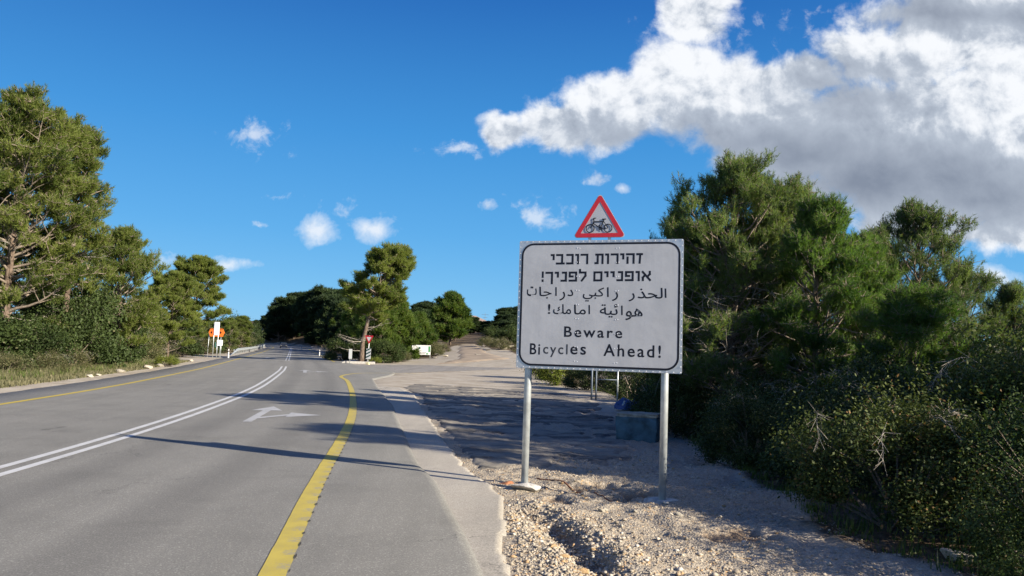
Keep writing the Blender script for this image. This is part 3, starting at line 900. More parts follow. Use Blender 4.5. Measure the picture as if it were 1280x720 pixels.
def pine_mesh(seed, H, Rr, t0=0.2, prof=None, lean=(0, 0), nl=34, cr=0.28, per=20, K=16, L=0.10, W=0.012, tr=0.09, dead=0, clump_step=0.42, fox=0.9,
              needle='needle_near', old=0.05, flat=0.7, spread=(20, 62), twigs=True, wind=(0, 0), leader=True):
    rng = np.random.default_rng(seed)
    prof = prof or (lambda t: math.sin(math.pi * min(1, (t - t0) / (1 - t0) * 0.75 + 0.2)) ** 0.7)
    nT = 10; tp = []
    for i in range(nT):
        t = i / (nT - 1)
        tp.append(np.array([lean[0] * t * t * H + rng.normal() * 0.012 * H * t, lean[1] * t * t * H + rng.normal() * 0.012 * H * t, H * 0.96 * t]))
    tp = np.array(tp)
    at = lambda t: np.array([np.interp(t, np.linspace(0, 1, nT), tp[:, k]) for k in range(3)])
    mb = MB(); mb.tube([tuple(p - np.array([0, 0, 0.15 if i == 0 else 0])) for i, p in enumerate(tp)], [tr * (1.25 if i == 0 else 1) * (1 - i / (nT - 1)) ** 0.8 + 0.012 for i in range(nT)], 9)
    trunk = bpy.data.meshes.new('trunk'); trunk.from_pydata(mb.V, [], mb.F); trunk.materials.append(M['bark'])
    trunk.polygons.foreach_set('use_smooth', [True] * len(trunk.polygons)); trunk.update()
    segs = []; deadsegs = []; sp = []; sd = []; sv = []
    def clump(c, out, v, r=cr):
        m = int(per * rng.uniform(0.7, 1.2))
        q = rng.normal(size=(m, 3)); q /= np.linalg.norm(q, axis=1, keepdims=True)
        q[:, 2] = np.abs(q[:, 2]) * 0.8 + q[:, 2] * 0.2
        rad = r * rng.uniform(0.35, 1.0, (m, 1)) ** 0.6
        pos = c + q * rad * np.array([1, 1, flat])
        dr = q * 0.75 + out * 0.35 + np.array([0, 0, 0.55]) + rng.normal(size=(m, 3)) * 0.22
        sp.append(pos); sd.append(dr); sv.append(np.full(m, v) + rng.uniform(-0.15, 0.15, m))
        if twigs:
            for k in range(0, m, 2): segs.append((*c, *pos[k], tr * 0.07 + 0.001, tr * 0.03 + 0.001))
    for i in range(nl):
        t = t0 + (1 - t0) * ((i + rng.uniform(0, 0.8)) / nl) ** 0.9
        az = i * 2.39996 + rng.uniform(-0.5, 0.5)
        ln = Rr * max(0.12, prof(t)) * rng.uniform(0.72, 1.12)
        el = math.radians(8 + 58 * ((t - t0) / (1 - t0)) ** 1.4 + rng.uniform(-10, 10))
        d = np.array([math.cos(az) * math.cos(el), math.sin(az) * math.cos(el), math.sin(el)]); d[:2] += np.array(wind) * 0.35
        p = at(min(t, 0.97)); n = 6; r = tr * 0.42 * (1 - t * 0.55); lv = rng.uniform(0.12, 0.85)
        prev = p.copy(); pts = [p.copy()]
        for k in range(n):
            d = unit(d + rng.normal(size=3) * 0.13 + np.array([0, 0, 0.05]))
            q = prev + d * ln / n; r1 = r * (1 - (k + 1) / (n + 1)) + 0.004
            segs.append((*prev, *q, r * (1 - k / (n + 1)) + 0.004, r1)); prev = q; pts.append(q.copy())
        pts = np.array(pts)
        nc = max(2, int(ln / clump_step * 1.5))
        for k in range(nc):
            s = 0.28 + 0.72 * (k + rng.uniform(0, 0.9)) / nc if nc > 1 else 1
            s = min(1.0, s)
            b = np.array([np.interp(s * n, np.arange(n + 1), pts[:, c]) for c in range(3)])
            side = rng.normal(size=3); side -= d * (side @ d); side = unit(side); side[2] = abs(side[2]) * 0.6 + 0.1 * side[2]
            sl = ln * 0.34 * (1.15 - s) + cr * rng.uniform(0.3, 0.9)
            e = b + unit(d * 0.6 + side) * sl
            m_ = (b + e) / 2 + rng.normal(size=3) * 0.04 * sl
            segs.append((*b, *m_, r * 0.35 + 0.003, r * 0.25 + 0.003)); segs.append((*m_, *e, r * 0.25 + 0.003, r * 0.15 + 0.002))
            clump(e, unit(e - at(t * 0.8)), lv + rng.uniform(-0.2, 0.2), cr * rng.uniform(0.75, 1.2))
        clump(pts[-1], d, lv)
    if leader:
        for k in range(3): clump(at(1.0) + np.array([rng.normal() * cr * .5, rng.normal() * cr * .5, cr * (0.2 - 0.6 * k)]), np.array([0, 0, 1.0]), 0.55)
    for i in range(dead):
        t = rng.uniform(0.10, 0.62); az = rng.uniform(0, 2 * math.pi); ln = Rr * rng.uniform(0.45, 0.95)
        d = np.array([math.cos(az), math.sin(az), rng.uniform(-0.25, 0.25)]); p = at(t); r = tr * 0.14; n = 6; prev = p
        for k in range(n):
            d = unit(d + rng.normal(size=3) * 0.16 + np.array([0, 0, 0.06])); q = prev + d * ln / n
            deadsegs.append((*prev, *q, r * (1 - k / n) + 0.004, r * (1 - (k + 1) / n) + 0.003))
            for j in range(3):
                dd = unit(d + rng.normal(size=3) * 0.6); e = q + dd * ln * rng.uniform(0.1, 0.28); g = (q + e) / 2 + rng.normal(size=3) * 0.02
                deadsegs.append((*q, *g, 0.0045, 0.0035)); deadsegs.append((*g, *e, 0.0035, 0.002))
            prev = q
    pos = np.vstack(sp); dr = np.vstack(sd); var = np.concatenate(sv)
    V, Fc, vv = needles(pos, dr, np.clip(var, 0.02, 0.9), K, L, W, rng, spread, fox)
    oldm = rng.uniform(size=len(vv)) < old; vv = np.where(oldm, 1.0, vv)
    crown = mesh_np('crown', V, Fc, [M[needle]], var=vv)
    sV, sF = seg_tubes(segs, 4); limbs = mesh_np('limbs', sV, sF, [M['bark_light']])
    parts = [('trunk', trunk), ('limbs', limbs), ('crown', crown)]
    if dead:
        dV, dF = seg_tubes(deadsegs, 3); parts.append(('dead_twigs', mesh_np('dead_twigs', dV, dF, [M['twig']])))
    return parts


def shrub_mesh(seed, rx, ry, h, nleaf, L, W, leaf='shrub_leaf', twigs=30, arch=0, red=0.0, old=0.06, lumps=9, shell=0.5, stems=True, spread_low=True):
    rng = np.random.default_rng(seed)
    # lumps of foliage on short boughs
    cs = []; segs = []; dead = []
    for i in range(lumps):
        az = i * 2.39996 + rng.uniform(-.4, .4); q = rng.uniform(0.1, 0.78) ** 0.7
        zc = h * (0.30 + 0.45 * (1 - q * q) * rng.uniform(0.75, 1.1)); c = np.array([rx * q * math.cos(az), ry * q * math.sin(az), zc])
        cs.append((c, rng.uniform(0.24, 0.42)))
    if spread_low:
        for i in range(int(lumps * 0.8)):
            az = rng.uniform(0, 2 * math.pi); c = np.array([rx * .78 * math.cos(az), ry * .78 * math.sin(az), h * rng.uniform(0.1, 0.3)]); cs.append((c, rng.uniform(0.2, 0.3)))
    P = []; Nn = []; Vv = []; per = nleaf // len(cs)
    for (c, rr) in cs:
        sub = 26
        # sprigs: leaves are set along little shoots that leave the lump
        q = rng.normal(size=(sub, 3)); q /= np.linalg.norm(q, axis=1, keepdims=True); q[:, 2] = np.abs(q[:, 2]) * 0.75 + q[:, 2] * .25
        ends = c + q * np.array([rx, ry, h * 1.0]) * rr * rng.uniform(0.7, 1.35, (sub, 1))
        ends[:, 2] = np.maximum(ends[:, 2], 0.03)
        base = c * np.array([0.8, 0.8, 0.75])
        lv = rng.uniform(0.15, 0.75)
        for e, qq in zip(ends, q):
            m = max(3, per // sub); t = rng.uniform(0, 1, (m, 1)) ** 0.55
            mid = base + (e - base) * t; mid[:, 2] += 0.0
            spread = 0.04 * h + 0.3 * L
            pp = mid + rng.normal(size=(m, 3)) * spread * (0.5 + t * 0.6)
            pp[:, 2] = np.maximum(pp[:, 2], 0.01)
            P.append(pp); Nn.append(np.tile(qq * 0.5 + np.array([0, 0, 0.7]), (m, 1)))
            Vv.append(np.clip(lv + rng.uniform(-0.2, 0.2) + rng.uniform(-.12, .12, m), 0, 0.92))
            
            if rng.uniform() < 0.3: segs.append((*base, *(base + (e - base) * 0.8), 0.002 + 0.0012 * h, 0.0015))
        segs.append((rng.normal() * .08 * rx, rng.normal() * .08 * ry, -0.1, *base, 0.012 * h + 0.006, 0.006 * h + 0.003))
    for i in range(arch):
        az = rng.uniform(0, 2 * math.pi); q = rng.uniform(0.2, 0.85); p = np.array([rx * q * math.cos(az), ry * q * math.sin(az), h * (0.6 + 0.25 * (1 - q))])
        d = unit(np.array([math.cos(az + rng.normal() * .6), math.sin(az + rng.normal() * .6), rng.uniform(0.6, 1.2)])); ln = h * rng.uniform(0.25, 0.5); n = 6
        for k in range(n):
            e = p + d * ln / n; dead.append((*p, *e, 0.0026 - 0.0002 * k, 0.0024 - 0.0002 * k)); p = e
            d = unit(d + np.array([0, 0, -0.34]) + rng.normal(size=3) * 0.12)
            if k > 0:
                for j in range(4):
                    e2 = p + unit(d + rng.normal(size=3) * 0.8) * ln * 0.22; dead.append((*p, *e2, 0.0022, 0.0015))
    P = np.vstack(P); Nn = np.vstack(Nn); Vv = np.concatenate(Vv)
    V, Fc, vv = leaves(P, Nn, Vv, L, W, rng)
    vv = np.where(rng.uniform(size=len(vv)) < old, 1.0, vv)
    parts = [('foliage', mesh_np('foliage', V, Fc, [M[leaf]], var=vv))]
    sV, sF = seg_tubes(segs, 3); parts.append(('stems', mesh_np('stems', sV, sF, [M['bark_light']])))
    if dead:
        dV, dF = seg_tubes(dead, 3); parts.append(('dead_twigs', mesh_np('dead_twigs', dV, dF, [M['twig']])))
    return parts


def plant(name, parts, x, y, label, cat, group=None, sc=1.0, rz=0.0, sz=None, dz=0.0, z=None):
    """a thing and its parts; alike plants share mesh data"""
    e = empty(name, (x, y, (gz(x, y) if z is None else z) - 0.03 + dz), rz, label, cat, group)
    e.scale = (sc, sc, sz or sc)
    for nm, me in parts:
        o = link(nm, me, e)
        if nm != 'trunk': o['kind'] = 'stuff'
    return e


def at_px(px, Y):
    return (px - 640) / F * Y, Y


def top_h(px, py, Y):
    x, _ = at_px(px, Y)
    return AT(px, py, Y).z - gz(x, Y)


HR = 'pines crowding the right roadside'
# --- right-hand pines
x, y = at_px(915, 17.5)
DOME = lambda t: math.sqrt(max(0.04, 1 - ((t - 0.40) / 0.615) ** 2))
pr1 = pine_mesh(11, top_h(915, 222, 17.5), 2.0, 0.10, DOME, (0.0, 0.0), 88, 0.24, 17, 25, 0.098, 0.0098, 0.085, dead=80, clump_step=0.46, needle='needle_near', flat=1.15, fox=2.2, spread=(22, 52))
plant('pine_tree', pr1, x, y, 'tallest pine right of the warning sign with pale dead twigs low down', 'pine tree', HR, rz=0.6)
x, y = at_px(1022, 16.2)
pr2 = pine_mesh(23, top_h(1022, 256, 16.2), 1.25, 0.06, DOME, (-0.01, 0), 72, 0.23, 18, 25, 0.098, 0.0098, 0.07, dead=36, clump_step=0.40, needle='needle_fresh', flat=1.15, fox=2.2, spread=(22, 52))
plant('pine_tree', pr2, x, y, 'dense fresh green pine just right of the tallest roadside pine', 'pine tree', HR, rz=2.0)
x, y = at_px(845, 19.0)
pr5 = pine_mesh(31, top_h(845, 262, 19.0), 0.85, 0.08, DOME, (0, 0), 36, 0.22, 16, 28, 0.10, 0.0095, 0.05, dead=24, clump_step=0.38, needle='needle_near', flat=1.15, fox=2.2, spread=(22, 52))
plant('pine_tree', pr5, x, y, 'slim young pine rising behind the upper right corner of the sign', 'pine tree', HR, rz=1.0)
x, y = at_px(1150, 20.5)
pr3 = pine_mesh(37, top_h(1150, 272, 20.5), 1.95, 0.12, DOME, (0, 0), 56, 0.27, 15, 22, 0.11, 0.0115, 0.08, dead=14, clump_step=0.42, needle='needle_blue', flat=1.1, fox=2.2, spread=(22, 52))
plant('pine_tree', pr3, x, y, 'greyish pine with an open top standing against the grey cloud', 'pine tree', HR, rz=3.0)
x, y = at_px(1266, 22.0)
pr4 = pine_mesh(41, top_h(1266, 362, 22.0), 1.0, 0.12, DOME, (0, 0), 30, 0.27, 18, 22, 0.12, 0.012, 0.06, dead=6, needle='needle_blue', flat=1.1, fox=2.2)
plant('pine_tree', pr4, x, y, 'small blue-green pine at the right edge of the photo', 'pine tree', HR, rz=4.0)
x, y = at_px(1140, 14.8)
pr6 = pine_mesh(43, top_h(1140, 378, 14.8), 1.3, 0.02, lambda t: math.sqrt(max(0, 1 - t ** 3)), (0, 0), 52, 0.23, 18, 22, 0.09, 0.010, 0.05, dead=0, clump_step=0.32, needle='needle_fresh', flat=1.1, fox=1.8)
plant('bushy_pine', pr6, x, y, 'low round bright green bushy pine in front of the greyish pine', 'pine tree', HR, rz=5.0)
x, y = at_px(985, 20.5)
plant('pine_tree', pr2, x, y, 'pine half hidden behind the tallest roadside pine', 'pine tree', HR, rz=0.3, sc=1.0)
x, y = at_px(880, 24)
plant('pine_tree', pr1, x, y, 'shaded pine furthest back behind the sign', 'pine tree', HR, rz=3.3, sc=0.8)
x, y = at_px(1085, 19)
plant('pine_tree', pr5, x, y, 'narrow pine in the gap between the fresh green and greyish pines', 'pine tree', HR, rz=2.7, sc=0.9)
for (px, Y, me, s, rz_, lab) in ((978, 18.6, pr1, .98, 2.6, 'tall pine rising just behind the fresh green one'), (893, 18.6, pr2, .93, 4.1, 'bright green pine between the sign and the tallest roadside pine'), (1078, 17.6, pr2, .9, 1.1, 'bright green pine left of the greyish pine'), (962, 18.9, pr5, 1.05, 2.2, 'slender pine crowding the back of the tallest roadside pine'),
                             (868, 21.5, pr5, 1.0, 5.0, 'slender pine well behind the right edge of the board'), (1105, 22.5, pr3, .86, 1.0, 'greyish pine partly hidden behind the bright green one'), (1205, 24, pr3, .8, 2.0, 'greyish pine low on the right between two others')):
    x, y = at_px(px, Y); plant('pine_tree', me, x, y, lab, 'pine tree', HR, rz=rz_, sc=s)
# beside the road, just out of the picture on the right: they throw the dappled shade
for (x, y, s, r) in ((12.4, 7.4, 1.25, .3), (14.8, 9.2, 1.2, 1.9), (12.0, 10.2, .8, 2.4), (8.9, 5.7, .42, 2.9), (10.3, 6.6, 0.66, 1.2), (12.6, 4.6, 0.7, 2.2), (9.6, 8.6, 0.6, 4.0)):
    plant('pine_tree', pr3, x, y, 'pine beyond the right edge of the photo', 'pine tree', 'pines outside the picture on the right', sc=s, rz=r)

# --- shrubs on the right
shA = shrub_mesh(101, 1.15, 1.15, 1.5, 32000, 0.040, 0.022, 'shrub_red', arch=5, old=0.05, lumps=13)
shB = shrub_mesh(103, 1.3, 1.3, 1.7, 30000, 0.040, 0.023, 'shrub_leaf', arch=3, old=0.03, lumps=13)
shC = shrub_mesh(107, 1.3, 1.3, 1.6, 24000, 0.048, 0.030, 'oak_leaf', arch=4, old=0.03, lumps=12)
SG = 'dark shrubs below the right-hand pines'
plant('roadside_shrub', shA, 4.15, 8.5, 'nearest shrub with reddish tips and arching dry twigs right of the gravel', 'shrub', SG, rz=0.3, sz=1.02)
plant('roadside_shrub', shB, 5.35, 7.7, 'leafy olive shrub in the bottom right corner above the pale rock', 'shrub', SG, rz=1.3)
plant('roadside_shrub', shA, 6.1, 9.4, 'tall brownish shrub at the right edge below the small pine', 'shrub', SG, rz=2.2, sc=1.15, sz=1.45)
plant('roadside_shrub', shB, 4.6, 6.3, 'low shrub spilling over the lower right corner of the gravel', 'shrub', SG, rz=4.0, sc=0.75)
plant('roadside_shrub', shB, 7.4, 10.8, 'shrub with pale upright sprigs behind the tall brownish shrub', 'shrub', SG, rz=3.0, sc=1.1, sz=1.35)
k = 0
for (x, y, s, lab) in ((4.5, 10.9, .8, 'dark shrub directly behind the nearest reddish shrub'), (3.9, 12.9, .7, 'dark shrub where the gravel narrows right of the sign post'),
                       (5.6, 12.3, 1.0, 'dark shrub under the low round bushy pine'), (4.6, 14.6, .85, 'dark shrub right of the blue concrete block'),
                       (3.75, 17.4, .8, 'dark shrub just behind the blue concrete block'), (6.9, 14.2, 1.1, 'dark shrub in deep shade between the bushy pine and the tall pine'),
                       (4.1, 20.5, .9, 'dark shrub behind the sign near the blue plastic heap'), (5.3, 24.0, 1.1, 'dark shrub beyond the blue plastic heap'),
                       (5.9, 19.5, 1.0, 'dark shrub below the tallest pine'), (4.8, 31, 1.2, 'dark shrub behind the thin gate posts'),
                       (8.2, 12.6, 1.2, 'dark shrub under the greyish pine'), (9.3, 16.5, 1.3, 'dark shrub at the foot of the greyish pine'), (12, 19, 1.3, 'dark shrub below the small blue-green pine'),
                       (11.0, 15.5, 1.25, 'dark shrub at the right edge behind the brownish shrub'), (7.6, 21, 1.4, 'dark shrub far back between the roadside pines')):
    plant('dark_shrub', shC, x, y, lab, 'shrub', SG, rz=k * 1.7, sc=s, sz=s * 1.1); k += 1
shD = shrub_mesh(109, 1.6, 1.6, 1.9, 14000, 0.07, 0.04, 'olive_leaf', arch=0, old=0.05, lumps=12)
shE = shrub_mesh(110, 1.6, 1.6, 1.9, 12000, 0.09, 0.05, 'lime_leaf', arch=0, old=0.04, lumps=12)
for (px, Y, s, me, lab) in ((705, 42, 1.0, shE, 'green bush showing under the left half of the board'), (735, 38, .9, shC, 'dark bush under the middle of the board left of the gate posts'),
                            (690, 50, 1.2, shD, 'olive bush behind the left sign post'), (770, 36, 1.2, shC, 'dark bush behind the gate posts')):
    x, y = at_px(px, Y); plant('bush', me, x, y, lab, 'bush', 'bushes along the far side of the lay-by', sc=s, rz=px)

# --- left side: big pines and dark oaks
LG = 'pines beyond the left edge of the road'
big = lambda t: math.sin(math.pi * min(1, (t - 0.22) / 0.78 * 0.72 + 0.22)) ** 0.6
Y = 36; x, y = at_px(8, Y)
pl1 = pine_mesh(51, top_h(8, 140, Y), 3.9, 0.16, big, (0.03, 0), 84, 0.5, 18, 18, 0.20, 0.028, 0.22, dead=16, clump_step=0.72, needle='needle_left', flat=0.85, fox=1.7, spread=(22, 58))
plant('pine_tree', pl1, x, y, 'tallest sunlit pine at the left edge of the photo', 'pine tree', LG, rz=0.5)
Y = 39; x, y = at_px(84, Y)
pl2 = pine_mesh(53, top_h(88, 160, Y), 1.9, 0.36, big, (0.0, 0), 60, 0.46, 18, 18, 0.20, 0.028, 0.18, dead=16, clump_step=0.66, needle='needle_left', flat=0.9, fox=1.7, spread=(22, 58))
plant('pine_tree', pl2, x, y, 'tall sunlit pine just right of the tallest left-hand pine', 'pine tree', LG, rz=1.5)
Y = 46; x, y = at_px(150, Y)
pl3 = pine_mesh(57, top_h(150, 300, Y), 2.8, 0.04, None, (0.02, 0), 54, 0.46, 18, 18, 0.20, 0.029, 0.14, dead=8, clump_step=0.66, needle='needle_left', flat=0.9, fox=1.6, spread=(22, 58))
plant('pine_tree', pl3, x, y, 'shorter dark green pine above the dense oak on the left', 'pine tree', LG, rz=2.5)
Y = 88; x, y = at_px(243, Y)
pl4 = pine_mesh(59, top_h(243, 328, Y), 3.7, 0.12, None, (0.04, 0), 58, 0.62, 24, 18, 0.34, 0.05, 0.16, dead=10, clump_step=1.05, needle='needle_left', flat=0.7)
plant('pine_tree', pl4, x, y, 'conical sunlit pine left of the orange arrow sign', 'pine tree', LG, rz=0.2)
for (px, Y, s, me, lab) in ((214, 60, .62, pl4, 'small pine between the dark pine and the conical pine'), (185, 57, .6, pl3, 'low pine behind the dense oak on the left'),
                            (290, 112, .62, pl3, 'small dark pine right behind the orange arrow sign'), (60, 52, .7, pl2, 'pine glimpsed in the gap below the tall left-hand pines'),
                            (-45, 38, .9, pl1, 'pine cut off by the left edge of the photo'), (306, 135, .55, pl4, 'low pine where the guard rail begins')):
    x, y = at_px(px, Y); plant('pine_tree', me, x, y, lab, 'pine tree', LG, sc=s, rz=px)
shF = shrub_mesh(113, 2.4, 2.4, 3.4, 21000, 0.13, 0.085, 'oak_leaf', arch=0, old=0.02, lumps=16)
shG = shrub_mesh(117, 2.2, 2.2, 2.4, 13000, 0.10, 0.05, 'olive_leaf', arch=14, old=0.10, lumps=14)
OG = 'oaks and bushes below the left-hand pines'
for (px, Y, s, sz, me, lab) in ((150, 41.5, 1.1, 1.55, shF, 'densest dark green oak on the left below the shorter pine'), (95, 39, .9, 1.15, shF, 'dark oak left of the densest oak'),
                                (40, 35.5, .85, .75, shF, 'dark oak below the tallest pine'), (-20, 33, 1.0, .8, shF, 'dark oak at the left edge'), (192, 47, .85, 1.15, shF, 'dark oak right of the densest oak'),
                                (215, 55, .95, 1.0, shG, 'greyish bush with bare twigs left of the conical pine'), (243, 62, .9, .9, shG, 'olive bush below the conical pine'),
                                (264, 98, .9, 1.0, shG, 'olive bush behind the pair of white sign posts'), (232, 76, 1.2, 1.2, shF, 'dark oak in the shade of the conical pine'),
                                (270, 100, 1.3, 1.2, shF, 'dark oak behind the orange arrow sign'), (120, 37.5, .5, .5, shG, 'small dry bush before the densest oak'), (70, 34, .45, .45, shG, 'small dry bush before the leftmost oaks'),
                                (288, 115, 1.3, 1.3, shF, 'dark oak just left of the guard rail'), (305, 118, 1.2, 1.3, shG, 'olive bush behind the start of the guard rail'), (10, 31, .5, .45, shG, 'low bush on the verge at the left edge')):
    x, y = at_px(px, Y); x -= max(0, lateral(x, y) + 8.3 + 1.9 * s); plant('oak_bush' if me is shF else 'bush', me, x, y, lab, 'oak' if me is shF else 'bush', OG, sc=s, sz=sz, rz=px)
x, y = at_px(214, 50); plant('bush', shE, x, y, 'small lime green bush at the end of the dark oaks', 'bush', OG, sc=.45, rz=1)
SCR = ['olive bush behind the near end of the guard rail', 'dark oak bush second along behind the guard rail', 'olive bush a quarter of the way along behind the guard rail', 'dark oak bush about halfway along behind the guard rail',
       'olive bush just left of the near end of the guard rail', 'dark oak bush set back behind the first third of the guard rail', 'olive bush behind the far half of the guard rail', 'dark oak bush at the far end of the guard rail where the road vanishes',
       'olive bush crowding the middle of the guard rail', 'dark oak bush standing taller behind the middle of the guard rail']
for i, (px, Y) in enumerate(((312, 125), (322, 140), (331, 158), (338, 178), (305, 135), (318, 160), (330, 190), (344, 205), (336, 150), (325, 175))):
    x, y = at_px(px, Y); x -= max(0, lateral(x, y) + 11.5); plant('oak_bush', shF if i % 2 else shG, x, y, SCR[i], 'bush', 'scrub behind the guard rail', sc=1.8, sz=1.9, rz=i)

# --- middle: lone pine over the junction
Y = 76; x, y = at_px(455, Y)
pm1 = pine_mesh(61, top_h(485, 322, Y), 3.3, 0.42, lambda t: 0.55 + 0.55 * math.sin(math.pi * min(1, (t - .4) / .6)), (0.26, 0.0), 60, 0.52, 24, 16, 0.32, 0.045, 0.24, dead=12, clump_step=0.85, needle='needle_left', flat=0.65, wind=(0.7, 0), fox=1.5)
plant('leaning_pine', pm1, x, y, 'lone tall pine with a leaning trunk behind the give way sign', 'pine tree')
MG = 'pines and bushes beyond the junction'
pmf = pine_mesh(67, 7.0, 3.0, 0.06, lambda t: math.sqrt(max(0, 1 - t ** 2.4)), (0, 0), 44, 0.75, 26, 12, 0.5, 0.09, 0.14, dead=0, clump_step=1.0, needle='needle_mid', flat=0.8)
for (px, Y, s, sz, me, lab) in ((500, 88, .88, .85, pmf, 'bushy yellow-green pine behind the white information board'), (478, 84, .75, .8, pmf, 'bushy pine right of the leaning trunk'),
                                (424, 128, 1.15, 1.2, pmf, 'sunlit green pine left of the leaning trunk'), (441, 104, .9, 1.0, pmf, 'green pine directly behind the leaning trunk'),
                                (525, 104, .8, .75, pmf, 'small green pine right of the information board'), (565, 128, 1.15, 1.1, pmf, 'broad green pine left of the dirt track'),
                                (408, 165, 1.15, 1.2, pmf, 'green pine low beside the right edge of the far road')):
    x, y = at_px(px, Y); x += max(0, 8.5 + 2.2 * s - lateral(x, y)) if px < 450 else 0; plant('bushy_pine', me, x, y, lab, 'pine tree', MG, sc=s, sz=sz, rz=px)
for (px, Y, s, me, lab) in ((487, 80, .75, shF, 'dark bush right of the give way sign'), (472, 77, .42, shE, 'small lime bush at the foot of the give way sign'), (505, 86, .55, shG, 'dry bush left of the information board'),
                            (541, 104, .9, shG, 'greyish bush right of the information board'), (528, 107, .9, shF, 'dark bush under the information board'), (556, 112, .75, shD, 'low bush left of the dirt track'),
                            (494, 82, .4, shG, 'small grey tuft beside the dark bush by the junction'), (516, 96, .6, shE, 'lime bush behind the information board'), (430, 84, .8, shF, 'dark bush left of the edge-on sign'), (458, 82, .8, shF, 'dark bush behind the leaning trunk'),
                            (610, 118, .7, shG, 'grey scrub right of the dirt track'), (628, 112, .75, shG, 'grey scrub near the left edge of the board'), (640, 124, 1.0, shF, 'dark scrub behind the left edge of the board'),
                            (618, 132, .9, shF, 'dark scrub right of the dirt track top'), (648, 106, .6, shD, 'low olive scrub behind the board')):
    x, y = at_px(px, Y); plant('bush', me, x, y, lab, 'bush', MG, sc=s, rz=px)

# --- far woods: individuals sharing meshes
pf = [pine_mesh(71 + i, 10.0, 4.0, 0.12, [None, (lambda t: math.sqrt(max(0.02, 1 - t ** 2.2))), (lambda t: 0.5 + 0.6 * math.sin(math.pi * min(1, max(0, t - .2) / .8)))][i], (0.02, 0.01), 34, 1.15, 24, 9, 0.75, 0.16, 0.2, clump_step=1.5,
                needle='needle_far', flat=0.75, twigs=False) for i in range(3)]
rr = random.Random(5)
far_road = lambda x, y: float(np.min(np.hypot(CL[:, 0] - x, CL[:, 1] - y)))
WG = 'dark pines of the wood where the road vanishes'
skyline = [(318, 408), (332, 400), (342, 388), (352, 378), (365, 372), (378, 369), (392, 371), (405, 367), (418, 368), (432, 366), (445, 372)]
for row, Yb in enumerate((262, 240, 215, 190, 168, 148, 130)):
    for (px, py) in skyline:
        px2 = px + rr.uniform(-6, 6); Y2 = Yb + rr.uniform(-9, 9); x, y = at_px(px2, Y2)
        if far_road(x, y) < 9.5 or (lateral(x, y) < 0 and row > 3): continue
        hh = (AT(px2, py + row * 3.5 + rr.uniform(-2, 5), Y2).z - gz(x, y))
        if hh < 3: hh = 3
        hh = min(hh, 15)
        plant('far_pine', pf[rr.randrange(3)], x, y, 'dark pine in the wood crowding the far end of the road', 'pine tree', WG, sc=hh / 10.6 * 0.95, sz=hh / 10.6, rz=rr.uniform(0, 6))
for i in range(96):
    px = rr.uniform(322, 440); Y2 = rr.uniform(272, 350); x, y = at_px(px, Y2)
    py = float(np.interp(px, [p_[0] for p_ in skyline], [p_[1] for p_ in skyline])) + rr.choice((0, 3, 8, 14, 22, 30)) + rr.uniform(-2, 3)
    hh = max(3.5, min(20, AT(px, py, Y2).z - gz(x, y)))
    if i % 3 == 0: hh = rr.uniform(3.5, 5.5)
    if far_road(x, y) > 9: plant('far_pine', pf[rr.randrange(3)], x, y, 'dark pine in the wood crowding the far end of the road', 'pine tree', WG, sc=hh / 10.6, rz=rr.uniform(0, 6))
for i in range(34):
    Y2 = rr.uniform(118, 262); cx_ = float(centre_x(Y2)); x = cx_ + rr.uniform(9.0, 14.0); hh = rr.uniform(3.0, 5.5)
    plant('far_pine', pf[rr.randrange(3)], x, Y2, 'low dark tree lining the right side of the far road', 'pine tree', 'low dark trees lining the far road', sc=hh / 7.5, sz=hh / 10.6, rz=rr.uniform(0, 6))
HG = 'dark trees on the hillside between the leaning pine and the board'
hill = [(512, 392), (522, 384), (531, 376), (548, 392), (560, 384), (575, 386), (590, 398), (602, 401), (614, 400), (626, 400), (636, 386), (648, 385), (662, 390), (690, 395), (720, 395), (750, 400), (540, 396), (570, 395)]
for row, Yb in enumerate((225, 205, 185, 165, 148)):
    for (px, py) in hill + [(608, 404), (617, 403), (630, 398), (642, 392), (655, 394), (583, 398)]:
        px2 = px + rr.uniform(-5, 5); Y2 = Yb + rr.uniform(-8, 8); x, y = at_px(px2, Y2); hh = AT(px2, py + row * 4 + rr.uniform(0, 4), Y2).z - gz(x, y)
        if hh < 2.5: continue
        plant('far_pine', pf[rr.randrange(3)], x, y, 'dark tree on the low hillside left of the warning sign', 'pine tree', HG, sc=max(hh / 10.6, .3) * 1.35, sz=hh / 10.6, rz=rr.uniform(0, 6))
# woods carrying on to both sides, beyond what the picture shows
for i in range(46):
    side = rr.choice((-1, 1)); Y2 = rr.uniform(70, 260); x = side * (0.36 * Y2 + rr.uniform(6, 60)) + (-10 if side < 0 else 10)
    plant('far_pine', pf[rr.randrange(3)], x, Y2, 'dark pine of the woods behind the roadside trees', 'pine tree', 'pines of the wider woods', sc=rr.uniform(.45, .75), rz=rr.uniform(0, 6))


# --- grasses, weeds, stones
def blades(name, X, Y, h, W, mat, rng, label, cat, per=6):
    n = len(X); Z = ground_z(X, Y)
    pos = np.repeat(np.stack([X, Y, Z], 1), per, 0); m = len(pos)
    pos[:, :2] += rng.normal(size=(m, 2)) * 0.05
    a = rng.uniform(0, 2 * math.pi, m); tl = rng.uniform(0.1, 0.7, m); hh = np.repeat(h, per) * rng.uniform(0.6, 1.2, m)
    tip = pos + np.stack([np.cos(a) * tl * hh, np.sin(a) * tl * hh, hh], 1)
    w = np.stack([-np.sin(a), np.cos(a), a * 0], 1) * W
    V = np.stack([pos - w / 2, pos + w / 2, tip], 1).reshape(-1, 3)
    me = mesh_np(name, V, np.arange(m * 3).reshape(-1, 3), [mat], var=np.clip(np.repeat(rng.uniform(0, .9, n), per) + rng.uniform(-.1, .1, m), 0, 1))
    tag(link(name, me), label, cat, None, 'stuff')


